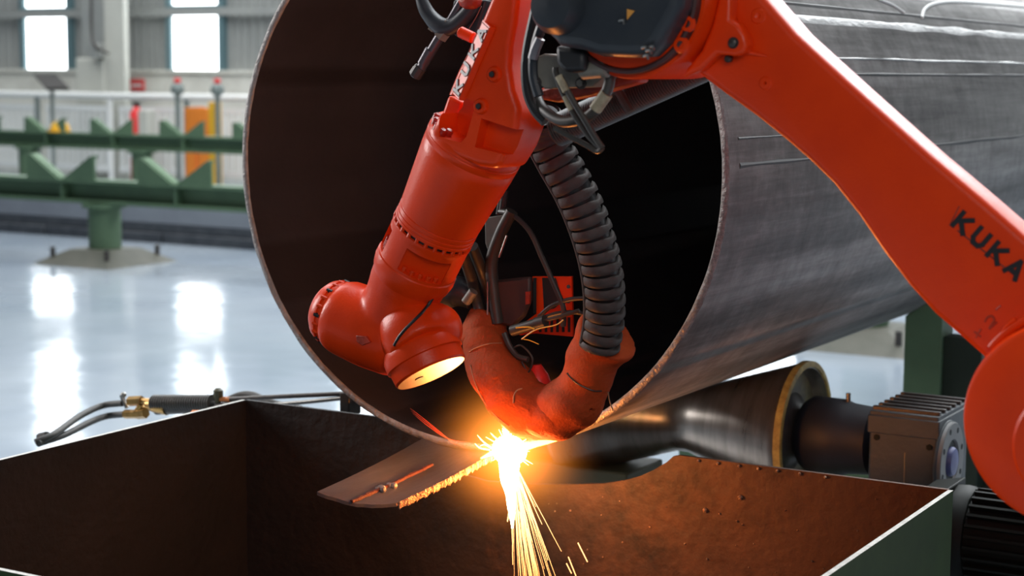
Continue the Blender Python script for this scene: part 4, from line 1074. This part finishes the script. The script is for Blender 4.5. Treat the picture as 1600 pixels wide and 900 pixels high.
# ================================================================== FLAME, SPARKS
def emis(name, build):
    M = bpy.data.materials.new(name); M.use_nodes = True; nt = M.node_tree; nt.nodes.clear()
    out = nt.nodes.new('ShaderNodeOutputMaterial'); build(nt, out); return M
hot = PY(796, 704, PYr-.02)
HOT = emat('white_hot_metal', (1, .80, .42), 30)
mb = MB()
mb.ball(hot, .032, 20, (1.25, .8, 1))
mb.tube([hot, hot+V((.006, -.01, -.05)), hot+V((.012, -.012, -.10)), hot+V((.018, -.016, -.16))], [.026, .020, .010, .002], seg=16)
mb.tube([PY(786, 664, PYr-.01), PY(792, 680, PYr-.01), hot], [.003, .006, .016], seg=12)
t = thing('cutting_flame', 'white hot cutting flame where the torch meets the pipe edge', 'flame', hot)
fm = obj('flame_core', mb, HOT, t)
mb = MB()
mb.tube([PY(812, 700, PYr-.004), PY(845, 692, PYr-.004), PY(870, 687, PYr-.004)], [.010, .006, .003], seg=10)
mb.tube([hot, PY(775, 706, PYr-.01), PY(752, 716, PYr-.06)], [.012, .006, .002], seg=10)
obj('glowing_cut', mb, emat('orange_hot_metal', (1, .42, .08), 9), t)
mb = MB()
for k in range(26):
    a = random.uniform(0, 2*math.pi); L = random.uniform(.03, .065); d = V((math.cos(a), random.uniform(-.4, .2), math.sin(a)*.9)).normalized()
    mb.tube([hot+d*.02, hot+d*L], [.0018, .0003], seg=5, smooth=0)
for pts in ([(768, 700), (755, 690), (746, 680)], [(770, 702), (758, 695), (750, 697)], [(765, 703), (750, 700), (742, 693)]):
    mb.tube([PY(a, b, PYr-.03) for a, b in pts], [.0016, .0012, .0004], seg=5)
obj('flame_spikes', mb, emat('yellow_hot', (1, .62, .22), 12), t)

def b_spark(nt, out):
    N = nt.nodes; L = nt.links; e = N.new('ShaderNodeEmission'); g = N.new('ShaderNodeNewGeometry'); s = N.new('ShaderNodeSeparateXYZ'); L.new(g.outputs['Position'], s.inputs[0])
    mr = N.new('ShaderNodeMapRange'); mr.inputs[1].default_value = .5; mr.inputs[2].default_value = .8; L.new(s.outputs[2], mr.inputs[0])
    r = N.new('ShaderNodeValToRGB'); r.color_ramp.elements[0].color = (1, .30, .06, 1); r.color_ramp.elements[1].color = (1, .70, .30, 1)
    L.new(mr.outputs[0], r.inputs[0]); L.new(r.outputs[0], e.inputs[0]); e.inputs[1].default_value = 4; L.new(e.outputs[0], out.inputs[0])
SPK = emis('falling_spark', b_spark)
mb = MB(); sy = hot.y
for k in range(44):
    u_ = random.random(); end = 795+random.triangular(0, 95, 30); y_end = random.choice([900, 920, 960, random.uniform(780, 900)])
    st = random.uniform(0, .55) if k > 24 else 0
    pts = []
    for q in range(7):
        f = st+(1-st)*q/6; yy = 715+(y_end-715)*f; x_ = 800+(end-800)*(f**.85)*((yy-715)/185 if yy < 900 else 1)**.15+8*(random.random()-.5)*.2
        pts.append(PY(x_, yy, sy-.05*f*u_))
    r_ = random.choice([.0005, .0007, .0009, .0013])
    mb.tube(pts, [r_*(1-.6*q/6) for q in range(7)], seg=5, smooth=2)
for pts in ([(796, 790), (793, 815)], [(888, 870), (900, 900)], [(903, 848), (918, 878)], [(885, 880), (893, 896)]):
    mb.tube([PY(a, b, sy-.03) for a, b in pts], .0011, seg=5, smooth=0)
o = obj('spark_shower', mb, SPK, base=hot-V((0, 0, .3))); tag(o, 'shower of orange sparks falling from the cut into the hopper', 'sparks', kind='stuff')
mb = MB()
for k in range(3):
    a = random.uniform(-1, 1)
    mb.tube([PY(745-k*9, 690+k*3, sy-.01), PY(720-k*6, 690+k, sy-.02), PY(695, 683-k, sy-.03), PY(668-k*5, 665-k*7, sy-.04), PY(645-k*2, 646-k*4, sy-.04)], [.0002, .0004, .0005, .0003, .0001], seg=5)
o = obj('stray_spark', mb, emat('dim_red_spark', (.8, .10, .05), .5), base=PY(700, 690, sy)); tag(o, 'faint red spark trails flying left inside the pipe mouth', 'sparks', kind='stuff')

# emissive ball imitating the bloom halo around the cut
def b_halo(nt, out):
    N = nt.nodes; L = nt.links; tc = N.new('ShaderNodeTexCoord')
    ln = N.new('ShaderNodeVectorMath'); ln.operation = 'LENGTH'; L.new(tc.outputs['Object'], ln.inputs[0])
    mr = N.new('ShaderNodeMapRange'); mr.inputs[1].default_value = .24; mr.inputs[2].default_value = 0; mr.inputs[3].default_value = 0; mr.inputs[4].default_value = 1
    L.new(ln.outputs['Value'], mr.inputs[0])
    pw = N.new('ShaderNodeMath'); pw.operation = 'POWER'; pw.inputs[1].default_value = 4.5; L.new(mr.outputs[0], pw.inputs[0])
    e = N.new('ShaderNodeMath'); e.operation = 'MULTIPLY'; e.inputs[1].default_value = 52; L.new(pw.outputs[0], e.inputs[0])
    em = N.new('ShaderNodeEmission'); em.inputs[0].default_value = (1, .27, .03, 1); L.new(e.outputs[0], em.inputs[1]); L.new(em.outputs[0], out.inputs['Volume'])
HALO = emis('halo_glow', b_halo)
o = obj('glow_halo', MB().ball(hot, .24, 32), HALO, base=hot); tag(o, 'orange bloom halo imitated around the cutting flame', 'glow', kind='stuff')

def point(loc, e, col, r, name='arc_and_fill'):
    l = bpy.data.lights.new(name, 'POINT'); l.energy = e; l.color = col; l.shadow_soft_size = r
    o = bpy.data.objects.new(name, l); COL.objects.link(o); o.location = loc; return o
point(hot+V((.04, -.085, -.045)), 12, (1, .30, .06), .02)
point(hot+V((.06, -.22, .03)), 2.4, (1, .30, .06), .03)  # added fill ahead of the flame, brightens sleeve and forearm fronts
